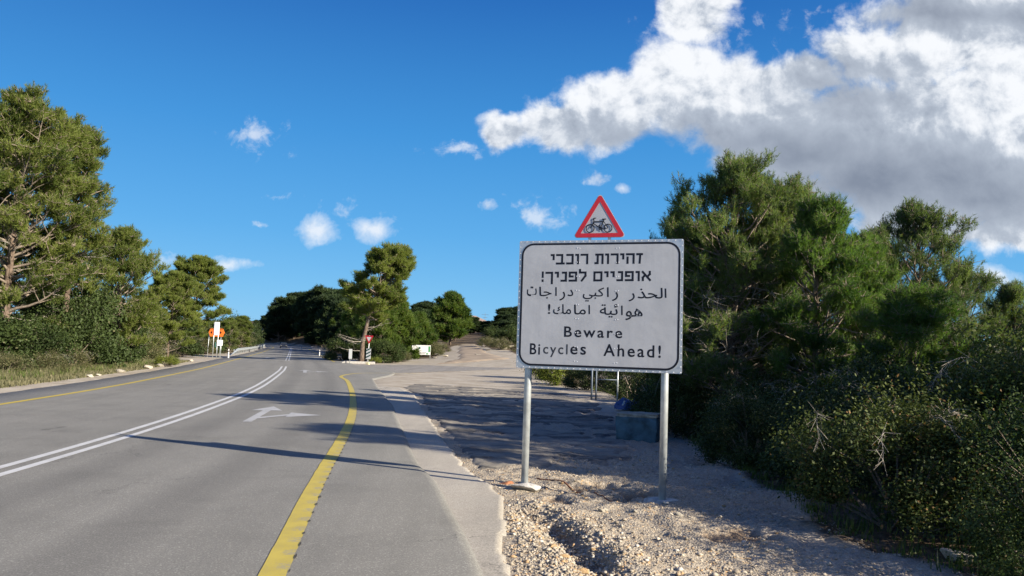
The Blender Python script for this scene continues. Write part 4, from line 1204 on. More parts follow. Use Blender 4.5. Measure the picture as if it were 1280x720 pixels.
rng = np.random.default_rng(9)
yy = rng.uniform(22, 62, 9000); dd = -7.3 - rng.uniform(0, 1, 9000) ** 1.2 * 5.0
blades('dry_grass', centre_x(yy) + dd / 0.975, yy, rng.uniform(0.12, 0.42, 9000) * (0.4 + 0.6 * ss(7.3, 9, -dd)), 0.035, M['dry_grass'], rng, 'dry pale grass along the verge left of the road', 'grass')
yy = rng.uniform(25, 60, 2200); dd = -8.0 - rng.uniform(0, 1, 2200) * 4.0
blades('green_weeds', centre_x(yy) + dd / 0.975, yy, rng.uniform(0.15, 0.4, 2200), 0.04, M['green_grass'], rng, 'green weeds among the dry grass left of the road', 'weeds')
# undergrowth beneath the right-hand shrubs
yy = rng.uniform(6, 40, 5200); sxx = np.interp(yy, [5.5, 6.1, 6.7, 8, 13.9, 24, 35, 45], [4.6, 3.9, 3.3, 3.0, 3.3, 3.6, 4.1, 3.0])
xx = sxx + 0.35 + rng.uniform(0, 1, 5200) ** 1.5 * 5
blades('undergrowth', xx, yy, rng.uniform(0.04, 0.22, 5200) * (0.5 + 0.5 * ss(0, 1.0, xx - sxx)), 0.014, M['green_grass'], rng, 'low green undergrowth at the feet of the right-hand shrubs', 'undergrowth')


def pebbles(name, X, Y, size, mats, seed, label, sink=0.35):
    rng = np.random.default_rng(seed); n = len(X)
    # each stone a squashed, jittered octahedron with a cut top
    base = np.array([(1, 0, 0), (0.3, 0.95, 0), (-0.8, 0.6, 0), (-0.8, -0.6, 0), (0.3, -0.95, 0), (0.45, 0.3, 0.8), (-0.5, 0.35, 0.75), (-0.05, -0.5, 0.85), (0, 0, -0.7)])
    fc = np.array([(0, 1, 5), (1, 2, 6), (1, 6, 5), (2, 3, 6), (3, 4, 7), (3, 7, 6), (4, 0, 7), (0, 5, 7), (5, 6, 7), (1, 0, 8), (2, 1, 8), (3, 2, 8), (4, 3, 8), (0, 4, 8)])
    V = np.repeat(base[None], n, 0) + rng.normal(size=(n, 9, 3)) * 0.17
    sc = np.stack([size * rng.uniform(.7, 1.3, n), size * rng.uniform(.7, 1.3, n), size * rng.uniform(.4, .85, n)], 1)
    V = V * sc[:, None]; a = rng.uniform(0, 2 * math.pi, n); ca, sa = np.cos(a)[:, None], np.sin(a)[:, None]
    V = np.stack([V[..., 0] * ca - V[..., 1] * sa, V[..., 0] * sa + V[..., 1] * ca, V[..., 2]], -1)
    V += np.stack([X, Y, ground_z(X, Y) + sc[:, 2] * sink], 1)[:, None]
    Fc = (fc[None] + (np.arange(n) * 9)[:, None, None]).reshape(-1, 3)
    me = mesh_np(name, V.reshape(-1, 3), Fc, mats, var=np.repeat(rng.uniform(0, 1, n), 14))
    tag(link(name, me), label, 'gravel', None, 'stuff')


def mat_pebble():
    m, N, out = new_mat('mixed_limestone_gravel')
    at = N.n('ShaderNodeAttribute', attribute_name='var').outputs['Fac']
    P = N.n('ShaderNodeNewGeometry').outputs['Position']
    col = N.mix(N.m('FRACT', N.m('MULTIPLY', at, 7.3)), c4(0.23, 0.20, 0.155), c4(0.44, 0.40, 0.325))
    col = N.mix(N.ramp(at, 0.86, 0.88), col, c4(0.42, 0.28, 0.15))
    col = N.mix(N.ramp(at, 0.95, 0.96), col, c4(0.50, 0.47, 0.41))
    col = N.mix(N.m('MULTIPLY', N.ramp(N.noise(P, 60, 4), 0.4, 0.7), 0.3), col, c4(0.25, 0.19, 0.13))
    p = N.n('ShaderNodeBsdfPrincipled', ins={'Base Color': col, 'Roughness': 0.92, 'Specular IOR Level': 0.2})
    N.put(out.inputs[0], p.outputs[0]); return m


M['pebble'] = mat_pebble()
rng = np.random.default_rng(12)
n = 42000
yy = 4.9 + 9.5 * rng.uniform(0, 1, n) ** 1.35; xx = strip_x(yy) + rng.uniform(-0.02, 1, n) * (np.interp(yy, [4.9, 6.5, 8, 14], [5.2, 3.8, 3.4, 4.4]))
dens = fbm(xx * 1.1, yy * 1.1, 3, 91) + 0.5 * fbm(xx * 4, yy * 4, 2, 92)
keep = (dens > rng.uniform(-0.6, 0.3, n)); xx = xx[keep]; yy = yy[keep]
size = 0.0040 + 0.0085 * rng.uniform(0, 1, len(xx)) ** 3.0 + 0.018 * (rng.uniform(0, 1, len(xx)) > 0.985)
pebbles('shoulder_gravel', xx, yy, size, [M['pebble']], 3, 'pale limestone gravel strewn over the shoulder round the sign posts')
n = 5000
t = rng.uniform(0, 1, n); gi = t * (len(GULLY) - 1.001); k0 = gi.astype(int); fr = (gi - k0)[:, None]
gp = GULLY[k0] * (1 - fr) + GULLY[k0 + 1] * fr + rng.normal(size=(n, 2)) * 0.28
gp = gp[gp[:, 0] > strip_x(gp[:, 1])]
pebbles('gully_gravel', gp[:, 0], gp[:, 1], 0.007 + 0.018 * rng.uniform(0, 1, len(gp)) ** 3, [M['pebble']], 4, 'coarser stones washed out along the small gully in the gravel')
# few loose stones on the strip and pavement
n = 900
yy = rng.uniform(5, 16, n); xx = edge_x(yy) + rng.normal(size=n) * 0.35 + 0.3
m_ = xx > edge_x(yy) + 0.02
pebbles('strip_grit', xx[m_], yy[m_], 0.003 + 0.007 * rng.uniform(0, 1, m_.sum()) ** 3, [M['pebble']], 6, 'loose grit scattered on the pale strip beside the asphalt', sink=0.0)


def rock_mesh(seed, mat, s=(1, .8, .6)):
    import bmesh
    bm = bmesh.new(); bmesh.ops.create_icosphere(bm, subdivisions=3, radius=1.0); rg = np.random.default_rng(seed)
    co = np.array([v.co[:] for v in bm.verts])
    pl = rg.normal(size=(9, 3)); pl /= np.linalg.norm(pl, axis=1, keepdims=True)
    for p_ in pl:
        h = rg.uniform(0.45, 0.8); d = co @ p_; co = co - np.clip(d - h, 0, None)[:, None] * p_
    co += 0.05 * np.stack([fbm(co[:, 1] * 3 + k, co[:, 2] * 3 + co[:, 0] * 2, 3, seed + k) for k in range(3)], 1)
    for v, c in zip(bm.verts, co): v.co = Vector(c * np.array(s))
    me = bpy.data.meshes.new('rock'); bm.to_mesh(me); bm.free(); me.materials.append(mat); me.update(); return me


rocks = [rock_mesh(1, M['stone']), rock_mesh(2, M['ochre_stone'], (1, .7, .7)), rock_mesh(3, M['stone'], (1, .6, .45))]


def rock(px, py, r, mi, label, group=None, zs=1.0, rz=0.0):
    x, y = G(px, py, -0.1)
    o = link('rock', rocks[mi], None, (x, y, gz(x, y) + r * 0.22), (0.1, 0.15, rz), (r, r, r * zs)); tag(o, label, 'rock', group)


RG = 'loose stones around the gully'
rock(1198, 700, 0.17, 2, 'long pale rock at the foot of the shrubs in the bottom right corner', None, 1.0, -0.5)
rock(728, 712, 0.055, 1, 'rounded ochre stone at the bottom of the gully', RG)
rock(697, 678, 0.035, 0, 'white pebble lying in the gully', RG)
rock(690, 684, 0.06, 1, 'flat yellowish stone left of the white pebble in the gully', RG, 0.5, 1.0)
rock(717, 633, 0.04, 0, 'pale stone on the gravel behind the head of the gully', RG)
rock(752, 643, 0.055, 2, 'flat white stone midway between the two sign posts', RG)
rock(848, 647, 0.06, 0, 'pale stone in front of the right post footing', RG)
rock(670, 660, 0.045, 1, 'ochre stone on the left bank of the gully', RG, .7)
rock(682, 660, 0.04, 0, 'grey stone beside the ochre one on the gully bank', RG, .7)
rock(662, 648, 0.04, 0, 'chalky stone at the head of the gully', RG, .6)
rock(705, 697, 0.045, 1, 'reddish stone halfway down the gully', RG, .8)
for i in range(46):
    a = rr.random(); 
    if i < 26:
        q = GULLY[int(a * 6)] ; x = q[0] + rr.gauss(0, .2); y = q[1] + rr.gauss(0, .25)
    else:
        x = rr.uniform(0.3, 3.0); y = rr.uniform(5.6, 10.5)
    if x < float(strip_x(y)) + 0.05: continue
    s = rr.uniform(0.018, 0.038)
    o = link('rock', rocks[rr.choice((0, 0, 2, 1))], None, (x, y, gz(x, y) + s * 0.2), (rr.random(), rr.random(), rr.uniform(0, 6)), (s, s, s * .8)); tag(o, 'small stone lying on the gravel shoulder', 'rock', 'small stones on the gravel shoulder')
BL = ['largest pale boulder showing through the bushes left of the white signs', 'small pale rock at the road edge below the dark oaks', 'pale boulder on the sandy bank below the conical pine', 'flat pale rock on the left part of the sandy bank',
      'small pale rock where the sandy bank begins', 'pale rock just left of the middle of the sandy bank', 'pale rock at the foot of the orange arrow sign', 'small pale rock on the sandy bank left of the sign legs']
for (px, py, r) in ((205, 437, .5), (196, 456, .18), (240, 449, .4), (226, 453, .3), (218, 458, .22), (232, 446, .3), (262, 441, .3), (252, 446, .25)):
    x, y = G(px, py + 6, 0.3); x -= max(0, lateral(x, y) + 7.3); o = link('rock', rocks[0], None, (x, y, gz(x, y) + r * .2), (0, 0, px), (r, r, r * .7)); tag(o, BL.pop(0), 'rock', 'boulders on the left bank')
for (px, Y, r) in ((633, 112, .7), (642, 116, .8), (612, 110, .5), (622, 116, .6), (600, 100, .35), (560, 100, .4), (546, 97, .4), (626, 125, .8)):
    x, y = at_px(px, Y); o = link('rock', rocks[2], None, (x, y, gz(x, y) + r * .3), (0, 0, px), (r * 1.5, r, r * .6)); tag(o, 'weathered grey rock outcrop beside the dirt track', 'rock', 'rock outcrops near the dirt track')


# ------------------------------------------------------------------ the warning sign
def rrect(x0, x1, z0, z1, r, n=8):
    out = []
    for (cx, cz, a0) in ((x1 - r, z1 - r, 0), (x0 + r, z1 - r, 90), (x0 + r, z0 + r, 180), (x1 - r, z0 + r, 270)):
        for k in range(n + 1):
            a = R(a0 + 90 * k / n); out.append((cx + r * math.cos(a), cz + r * math.sin(a)))
    return out


def text_mesh(txt, x0, x1, z0, z1, y, mat, parent, off=0.012, spc=1.0, wsp=1.0, name='lettering', keep=False):
    cu = bpy.data.curves.new('lettering', 'FONT'); cu.body = txt; cu.size = 1; cu.offset = 0.0; cu.space_character = spc; cu.space_word = wsp; cu.resolution_u = 6
    cu.extrude = 0.004
    tmp = bpy.data.objects.new('lettering_tmp', cu); COL.objects.link(tmp)
    dg = bpy.context.evaluated_depsgraph_get(); dg.update()
    me = bpy.data.meshes.new_from_object(tmp.evaluated_get(dg)); bpy.data.objects.remove(tmp)
    n = len(me.vertices); co = np.zeros(n * 3); me.vertices.foreach_get('co', co); co = co.reshape(-1, 3)
    mn = co.min(0); mx = co.max(0)
    X = x0 + (co[:, 0] - mn[0]) / (mx[0] - mn[0]) * (x1 - x0); Z = z0 + (co[:, 1] - mn[1]) / (mx[1] - mn[1]) * (z1 - z0)
    Yc = y - co[:, 2] * 0.02
    q = off * 0.125
    Fs = [tuple(p.vertices) for p in me.polygons]; Vs = []; Fa = []
    for k, (dx, dz) in enumerate(((0, 0), (-q, 0), (q, 0), (0, -q), (0, q), (-q * .7, q * .7), (q * .7, q * .7), (q * .7, -q * .7), (-q * .7, -q * .7))):
        b = len(Vs); Vs += list(zip(X + dx, Yc - 0.00005 * k, Z + dz)); Fa += [tuple(b + i_ for i_ in f) for f in Fs]
    me = bpy.data.meshes.new(name); me.from_pydata(Vs, [], Fa); me.materials.append(mat); me.update()
    return link(name, me, parent)


def warning_sign():
    ANG = R(-18.0); ox, oy = 1.03, 9.5
    root = empty('warning_sign', (ox, oy, 0), ANG, 'large white trilingual warning board with a bicycle triangle on two steel posts', 'road sign')
    W, zb, zt = 2.0, 1.395, 2.96
    lx = lambda px, py: (px - (752 - (py - 380) * 0.03)) * W / (204 + (py - 299) * 0.05)
    lz = lambda px, py: zt - (py - 299.5) * (zt - zb) / (163.5 + (px - 752) * 0.035) 
    b = MB(); b.prism(rrect(-W / 2, W / 2, zb, zt, 0.015, 3), 0, 0.014); b.obj('board', M['alu'], root)
    b = MB(); b.prism(rrect(-W / 2 + 0.03, W / 2 - 0.03, zb + 0.03, zt - 0.03, 0.16), -0.004, -0.0005); b.obj('face', M['sign_face'], root)
    b = MB(); b.band(rrect(-W / 2 + 0.032, W / 2 - 0.032, zb + 0.032, zt - 0.032, 0.155), rrect(-W / 2 + 0.056, W / 2 - 0.056, zb + 0.056, zt - 0.056, 0.131), -0.0048, -0.0041); b.obj('black_border', M['sign_black'], root)
    yt = -0.0043
    HEB = {'y': [[(0, 1), (.2, 1), (.2, .52)]], 'v': [[(0, 1), (.18, 1), (.18, 0)]], 'z': [[(0, 1), (.42, 1)], [(.27, 1), (.22, 0)]], 'r': [[(0, 1), (.55, 1), (.55, 0)]],
           'b': [[(0, 1), (.5, 1), (.5, 0)], [(0, 0), (.66, 0)]], 'k': [[(0, 1), (.52, 1), (.52, 0), (0, 0)]], 't': [[(.06, 1), (.66, 1), (.66, 0)], [(.2, 1), (.2, 0), (0, 0)]],
           'h': [[(0, 1), (.62, 1), (.62, 0)], [(.06, .62), (.06, 0)]], 'K': [[(0, 1), (.52, 1), (.52, -.3)]], 'n': [[(.12, 1), (.4, 1), (.4, 0), (0, 0)]], 'p': [[(.26, .52), (0, .52), (0, 1), (.58, 1), (.58, 0), (0, 0)]],
           'l': [[(0, 1.32), (0, 1), (.5, 1), (.5, .6), (.18, 0)]], 'M': [[(0, 0), (0, 1), (.62, 1), (.62, 0), (0, 0)]], 'a': [[(0, 1), (.62, 0)], [(.6, 1), (.6, .72), (.4, .4)], [(.02, 0), (.02, .3), (.2, .62)]],
           '!': [[(0, 1.05), (0, .5)], [(0, .06), (0, 0)]], ' ': []}
    def heb(t, px0, px1, pya, pyb):
        X = 0; items = []
        for ch in t:
            for pl in HEB[ch]: items.append([(X + p[0], p[1]) for p in pl])
            X += (max([p[0] for pl in HEB[ch] for p in pl]) if HEB[ch] else .12) + .34
        X -= .34; pm = (pya + pyb) / 2; xa, xb = lx(px0, pm) + .008, lx(px1, pm) - .008
        mb_ = MB(); k_ = 0; w = 0.0125
        for pl in items:
            P = [Vector((xa + p[0] / X * (xb - xa), 0)) for p in pl]
            for v_, p in zip(P, pl):
                pxx = px0 + p[0] / X * (px1 - px0); v_.y = lz(pxx, pyb) + .008 + p[1] * (lz(pxx, pya) - lz(pxx, pyb) - .016)
            for a_, c_ in zip(P[:-1], P[1:]):
                t_ = (c_ - a_).normalized(); n_ = Vector((-t_.y, t_.x)) * w; a2 = a_ - t_ * w; c2 = c_ + t_ * w; k_ += 1
                mb_.prism([tuple(a2 + n_), tuple(a2 - n_), tuple(c2 - n_), tuple(c2 + n_)], yt - .0002 - .00005 * (k_ % 9), yt + .0002)
        mb_.obj('lettering', M['sign_black'], root)
    def line(t, px0, px1, py0, py1, mat=M['sign_black'], **k):
        pm = (px0 + px1) / 2
        return text_mesh(t, lx(px0, (py0 + py1) / 2), lx(px1, (py0 + py1) / 2), lz(pm, py1), lz(pm, py0), yt, mat, root, **k)
    heb('ybkvr tvryhz', 693, 807.7, 317.2, 329.6)
    heb('!Kynpl Myynpva', 681, 817.5, 339.6, 351.4)
    C = chr
    # Arabic, each joined cluster in its place (picture x from crop measurements), left to right
    a3 = [((0xFE95,), 660.8, 673.5, 357.6, 369.6), ((0xFE8E, 0xFE9F), 677, 693, 358.2, 372.8), ((0xFE8D,), 698, 699.8, 358.8, 369.5), ((0xFEAD,), 703.5, 710.5, 364.5, 375.5), ((0xFEA9,), 714, 721, 362, 370),
          ((0xFEF2, 0xFE92, 0xFEDB), 733.5, 760, 359.5, 377.0), ((0xFE8D,), 764, 766, 359.5, 371.3), ((0xFEAD,), 770.5, 777.5, 365.5, 376.5), ((0xFEAD,), 791, 798, 367, 377), ((0xFEAC, 0xFEA4, 0xFEDF), 802, 832.0, 360.5, 373.5), ((0xFE8D,), 834.5, 836.5, 361.5, 372.8)]
    a4 = [((0x21,), 688.2, 691, 380, 392.2), ((0xFEDA, 0xFEE3), 695, 718, 380.3, 392.7), ((0xFE8E, 0xFEE3), 722, 737, 381, 393), ((0xFE8D,), 740.5, 742.3, 381.5, 392.6),
          ((0xFE94, 0xFEF4, 0xFE8B), 755, 777, 380.5, 397.0), ((0xFE8D,), 781.5, 783.3, 382.5, 394.0), ((0xFEEE, 0xFEEB), 787, 807.7, 386.0, 400.5)]
    for cl in a3 + a4:
        line(''.join(map(C, cl[0])), cl[1], cl[2], cl[3], cl[4], off=0.014)
    line('Beware', 709, 782.5, 409, 421.8, spc=1.25, off=0.022)
    line('Bi', 663.5, 676.5, 429.3, 442.6, spc=1.2, off=0.022)
    line('cycl', 681, 712.8, 430.0, 446.2, spc=1.25, off=0.016, mat=M['sign_faded'])
    line('es', 716.8, 736.5, 433.3, 442.9, spc=1.25, off=0.022)
    line('Ahead!', 759.5, 830, 431.0, 445.8, spc=1.25, off=0.022)
    # rivets round the rim and in two columns
    b = MB(); pts = []
    for k in range(26): x = -W / 2 + 0.015 + k * (W - 0.03) / 25; pts += [(x, zt - 0.014), (x, zb + 0.014)]
    for k in range(1, 20): z = zb + k * (zt - zb) / 20; pts += [(-W / 2 + 0.014, z), (W / 2 - 0.014, z)]
    for k in range(9):
        z = zt - 0.10 - k * (zt - zb - 0.2) / 8; pts += [(-0.235, z), (-0.265, z + 0.003), (0.215, z - 0.004), (0.245, z)]
    for (x, z) in pts:
        rad = 0.0065; rad = 0.0075; b.add([(x + rad * math.cos(2 * math.pi * j / 6), -0.0041, z + rad * math.sin(2 * math.pi * j / 6)) for j in range(6)] + [(x, -0.0085, z)], [(j, (j + 1) % 6, 6) for j in range(6)])
    o = b.obj('rivets', M['rivet'], root); o['kind'] = 'stuff'
    # rails on the back
    for z in (zb + 0.2, (zb + zt) / 2, zt - 0.2):
        b = MB(); b.box((0, 0.034, z), (W - 0.08, 0.035, 0.05)); b.obj('rail', M['alu'], root, bevel=0.004)
    for (x, px, py) in ((-0.88, 653, 599), (0.79, 833, 622)):
        gx = ox + x * math.cos(ANG); gy = oy + x * math.sin(ANG)
        b = MB(); b.tube([(x + 0.003 * (1 if x < 0 else 0), 0.095, -0.25), (x + (0.02 if x < 0 else 0.012), 0.095, zt - 0.05)], 0.044, 20); p = b.obj('post', M['galv'], root, smooth=True)
        for z in (zb + 0.12, zt - 0.15):
            b = MB(); b.tube([(x, 0.095, z - 0.02), (x, 0.095, z + 0.02)], 0.05, 16); b.obj('clamp', M['alu'], p)
        f = rock_mesh(31 if x < 0 else 37, M['concrete'], (0.21, 0.17, 0.07) if x < 0 else (0.24, 0.18, 0.055))
        link('footing', f, root, (x, 0.08, gz(gx, gy) + 0.02), (0, 0, 0.3))
    # bicycle triangle
    def tri(s, cz=0.0, r=0.0, n=6):
        out = []
        base = zt + 0.028; h = 0.55; hw = 0.328
        P = [(hw, base), (0, base + h), (-hw, base)]
        cx, cc = 0.0, base + h / 3
        P = [((p[0] - cx) * s + cx, (p[1] - cc) * s + cc) for p in P]
        for i in range(3):
            p = Vector(P[i]); a = (Vector(P[i - 1]) - p).normalized(); b_ = (Vector(P[(i + 1) % 3]) - p).normalized()
            ang = a.angle(b_) / 2; cen = p + (a + b_).normalized() * (r / math.sin(ang)); s0 = p + a * (r / math.tan(ang)) - cen; s1 = p + b_ * (r / math.tan(ang)) - cen
            for k in range(n + 1):
                v = (s0 * (1 - k / n) + s1 * (k / n)).normalized() * r; out.append(tuple(cen + v))
        return out
    t1 = MB(); t1.prism(tri(1.0, 0, 0.03), 0.0, 0.004); tp = t1.obj('triangle_plate', M['sign_white'], root)
    t2 = MB(); t2.band(tri(0.965, 0, 0.028), tri(0.70, 0, 0.004), -0.003, -0.0005); t2.obj('red_border', M['sign_red'], tp)
    # bicycle pictogram; coordinates in picture pixels of a crop scaled 10.29
    bx = lambda u: (u - 425) * 0.000925; bz = lambda v: zt + 0.028 + (640 - v) * 0.000925
    k = MB()
    def ring(u, v, r0, r1, n=26):
        o_ = [(bx(u) + r1 * math.cos(2 * math.pi * j / n), bz(v) + r1 * math.sin(2 * math.pi * j / n)) for j in range(n)]; i_ = [(bx(u) + r0 * math.cos(2 * math.pi * j / n), bz(v) + r0 * math.sin(2 * math.pi * j / n)) for j in range(n)]
        k.band(o_, i_, -0.006, -0.0035)
    def bar(p, q, w):
        p = Vector((bx(p[0]), bz(p[1]))); q = Vector((bx(q[0]), bz(q[1]))); t = (q - p).normalized(); nn = Vector((-t.y, t.x)) * w / 2
        k.prism([tuple(p + nn), tuple(p - nn), tuple(q - nn), tuple(q + nn)], -0.0062, -0.0037)
    ring(302, 517, 0.043, 0.054); ring(538, 517, 0.043, 0.054); ring(438, 517, 0.012, 0.021, 14)
    for a, c, w in (((302, 517), (348, 440), .010), ((348, 455), (350, 385), .011), ((338, 400), (352, 383), .011), ((346, 383), (380, 383), .010), ((350, 428), (478, 428), .010), ((345, 455), (440, 515), .011),
                    ((438, 515), (485, 405), .011), ((458, 398), (510, 398), .012), ((480, 428), (538, 517), .008), ((438, 520), (538, 517), .008), ((438, 517), (420, 478), .008), ((412, 478), (430, 478), .008), ((438, 517), (456, 552), .008)):
        bar(a, c, w)
    k.obj('bicycle_symbol', M['sign_black'], tp)
    for x in (-0.12, 0.12):
        b = MB(); b.box((x, 0.02, zt + 0.05), (0.035, 0.02, 0.3)); b.obj('bracket', M['alu'], tp)


M['rivet'] = plain('bright_rivet', (0.75, 0.77, 0.8), 0.3, 0.5, 0.05, 5)
warning_sign()

# clay lump and cable by the left post
o = link('clay_lump', rock_mesh(44, M['clay'], (.16, .10, .045)), None, (*G(634, 603, -0.05), gz(*G(634, 603, -0.05)) + 0.01)); tag(o, 'orange clay lump beside the left post footing', 'clay lump')
pts = [G(px, py, -0.09) for px, py in ((671, 598), (690, 601), (712, 606), (735, 611), (758, 617), (782, 621), (800, 628))]
b = MB(); b.tube([(x, y, gz(x, y) + 0.012) for x, y in catmull(np.array(pts), 0.06)], 0.008, 6); tag(b.obj('cable', M['cable'], None, True), 'rust coloured cable lying on the gravel between the two sign posts', 'cable')

# blue concrete block
bx_, by_ = 2.62, 16.0
root = empty('concrete_block', (bx_, by_, gz(bx_, by_)), R(-20), 'weathered blue painted concrete block with a pale top in the shade behind the sign', 'concrete block')
import bmesh
def block_mesh(name, sx, sy, sz, z0, mat, seed, parent):
    bm = bmesh.new(); bmesh.ops.create_cube(bm, size=1.0); bmesh.ops.subdivide_edges(bm, edges=bm.edges, cuts=7, use_grid_fill=True)
    co = np.array([v.co[:] for v in bm.verts]); n3 = np.stack([fbm(co[:, 1] * 4 + kk * 3, co[:, 2] * 4 + co[:, 0] * 3, 3, seed + kk) for kk in range(3)], 1)
    edge = (np.sort(np.abs(co), axis=1)[:, 1:2] > 0.47); co = co * np.array([sx, sy, sz]) * (1 - 0.035 * edge) + n3 * np.array([.035, .035, .03]) + np.array([0, 0, z0 + sz / 2])
    for v, c in zip(bm.verts, co): v.co = c
    me = bpy.data.meshes.new(name); bm.to_mesh(me); bm.free(); me.materials.append(mat); me.update(); return link(name, me, parent)
block_mesh('body', 0.82, 0.7, 0.52, -0.05, M['blue_conc'], 3, root); block_mesh('top_slab', 0.80, 0.66, 0.07, 0.475, M['lit_top_tone'], 9, root)

# gate frame and heap of blue plastic behind the board
root = empty('gate_frame', (3.05, 29.5, gz(3.05, 29.5)), 0, 'rusting blue-grey gate frame standing at the edge of the trees below the board', 'gate')
for (x, h, r) in ((0, 1.5, .035), (0.16, 1.5, .03)): b = MB(); b.tube([(x, 0, -.1), (x, 0, h)], r, 8); b.obj('gate_post', M['blue_steel'], root, True)
for z in (.75, 1.3): b = MB(); b.tube([(0.16, 0, z), (0.95, 0, z)], .02, 6); b.obj('gate_bar', M['blue_steel'], root, True)
b = MB(); b.tube([(0.95, 0, -.1), (.95, 0, 1.35)], .03, 6); b.obj('gate_post', M['galv'], root, True)
for i, (x, y, s, lab) in enumerate(((3.6, 24.6, .38, 'left blue plastic sack in the shade behind the concrete block'), (4.1, 24.8, .42, 'middle blue plastic sack with white stripes behind the concrete block'), (4.55, 24.5, .33, 'right blue plastic sack behind the concrete block'))):
    root = empty('plastic_sack', (x, y, gz(x, y)), i * .7, lab, 'sack', 'blue sacks dumped by the trees')
    link('bag', rock_mesh(60 + i, M['blue_plastic'], (s, s * .7, s * .8)), root, (0, 0, s * .5))
    b = MB()
    for k in range(3 if i == 1 else 1): b.box((-.1 + k * .1, -s * .62, s * .62), (.045, .02, .16), Matrix.Rotation(R(25), 3, 'Y'))
    b.obj('white_stripe', M['white'], root)


# ------------------------------------------------------------------ small roadside furniture
def post_at(px, Y, h):
    x, y = at_px(px, Y); return x, y, gz(x, y)


# give way sign
x, y, z = post_at(463.5, 71, 0)
root = empty('give_way_sign', (x, y, z), R(-14), 'red and white inverted triangle over a striped marker panel at the junction', 'road sign')
b = MB(); b.tube([(-.02, 0.03, 0), (.05, 0.03, 2.6)], .035, 10); b.obj('post', M['white'], root, True)
cz = 2.28; tri_ = lambda s: [(-.42 * s + .03, cz + .3 * s), (.03, cz - .44 * s), (.42 * s + .03, cz + .3 * s)]
b = MB(); b.band(tri_(1), tri_(.58), -.02, .0); b.obj('red_border', M['sign_red'], root)
b = MB(); b.prism(tri_(.6), -.012, .0); b.obj('white_centre', M['white'], root)
b = MB(); b.prism([(-.19, .5), (.24, .5), (.26, 1.42), (-.17, 1.42)], -.02, .0); mp = b.obj('marker_panel', M['white'], root)
for k in range(3):
    z0 = .56 + k * .3; b = MB(); b.prism([(-.19, z0), (.245, z0 + .22), (.248, z0 + .36), (-.185, z0 + .14)], -.026, -.021); b.obj('dark_stripe', M['dark_green'], mp)
b = MB(); b.box((0, 0.03, .1), (.3, .3, .22)); b.obj('base', M['yellow_paint'], root, bevel=.02)
# edge-on sign left of it
x, y, z = post_at(441.5, 73, 0)
root = empty('edge_on_sign', (x, y, z), R(72), 'narrow grey sign seen edge on left of the leaning pine trunk', 'road sign')
b = MB(); b.prism(rrect(-.3, .3, .45, 1.35, .05, 4), -.01, .01); b.obj('panel', M['alu'], root)
b = MB(); b.tube([(0, .04, 0), (0, .04, 1.35)], .035, 8); b.obj('post', M['galv'], root, True)
# kerb piece in front of the trunk
b = MB(); b.box((0, 0, .1), (3.0, .3, .22)); o = b.obj('kerb_block', M['concrete'], bevel=.02); o.location = (*at_px(452, 73.5), gz(*at_px(452, 73.5))); o.rotation_euler = (0, 0, .12); tag(o, 'low concrete kerb between the edge-on sign and the give way sign', 'kerb')
# information board
x, y = at_px(529.5, 95); z = gz(x, y)
root = empty('information_board', (x, y, z), R(4), 'white information board with green marks on two legs beside the side road', 'information board')
zb_ = AT(529, 443.5, 95).z - z; zt_ = AT(529, 431.5, 95).z - z; w_ = 2.2
b = MB(); b.box((0, 0, (zb_ + zt_) / 2), (w_, .05, zt_ - zb_)); b.obj('panel', M['white'], root, bevel=.01)
b = MB(); hh = zt_ - zb_; n_ = 16; b.prism([(-.22 + .14 * math.cos(2 * math.pi * j / n_), zt_ - .35 + .14 * math.sin(2 * math.pi * j / n_)) for j in range(n_)], -.034, -.027); b.obj('emblem', M['dark_green'], root)
b = MB(); b.box((.95, -.03, zb_ + hh * .6), (.22, .012, hh * .6)); b.box((.72, -.03, zb_ + hh * .12), (.25, .012, .14)); b.box((-.95, -.03, zb_ + hh * .12), (.25, .012, .14)); b.obj('green_mark', M['green'], root)
b = MB()
for k in range(7): b.box((-.55 + k * .17, -.03, zb_ + .30), (.11, .012, .07)); b.box((-.5 + k * .15, -.03, zb_ + .14), (.1, .012, .06))
b.obj('text_marks', M['sign_faded'], root)
for x_ in (-1.05, 1.05): b = MB(); b.tube([(x_, .06, -.1), (x_, .06, zt_)], .04, 8); b.obj('leg', M['galv'], root, True)

# left sign cluster
Y = 78
def lroot(name, px, rz, label, cat, Yd=Y):
    x, y = at_px(px, Yd); return empty(name, (x, y, gz(x, y)), rz, label, cat)
def zof(px, py, Yd=Y):
    return AT(px, py, Yd).z - gz(*at_px(px, Yd))
r_ = lroot('arrow_sign', 273, R(-8), 'orange double-pointed direction sign on thin posts left of the road', 'road sign', 81)
z0, z1 = zof(273, 420.8, 81), zof(273, 410.6, 81); zc = (z0 + z1) / 2; hh = (z1 - z0) / 2
b = MB(); b.prism([(-.8, zc), (-.62, zc + hh), (.72, zc + hh), (.92, zc), (.72, zc - hh), (-.62, zc - hh)], -.03, 0); pn = b.obj('panel', M['orange'], r_)
for s in (-1, 1):
    b = MB(); b.prism([(s * .62, zc), (s * .42, zc + .16), (s * .42, zc - .16)], -.036, -.031); b.obj('black_arrow', M['sign_black'], pn)
b = MB(); b.prism([(-.74, zc + hh * .9), (.76, zc + hh * .9), (.76, zc + hh * .8), (-.74, zc + hh * .8)], -.036, -.031); b.obj('black_trim', M['sign_black'], pn)
for x_ in (-.75, .55): b = MB(); b.tube([(x_ - .1, .04, -.1), (x_, .04, zc)], .03, 8); b.obj('post', M['galv'], r_, True)
r_ = lroot('tall_white_sign', 273.5, R(68), 'tall white sign turned nearly edge on before the orange arrow sign', 'road sign')
z0, z1 = zof(272, 419), zof(272, 402.5)
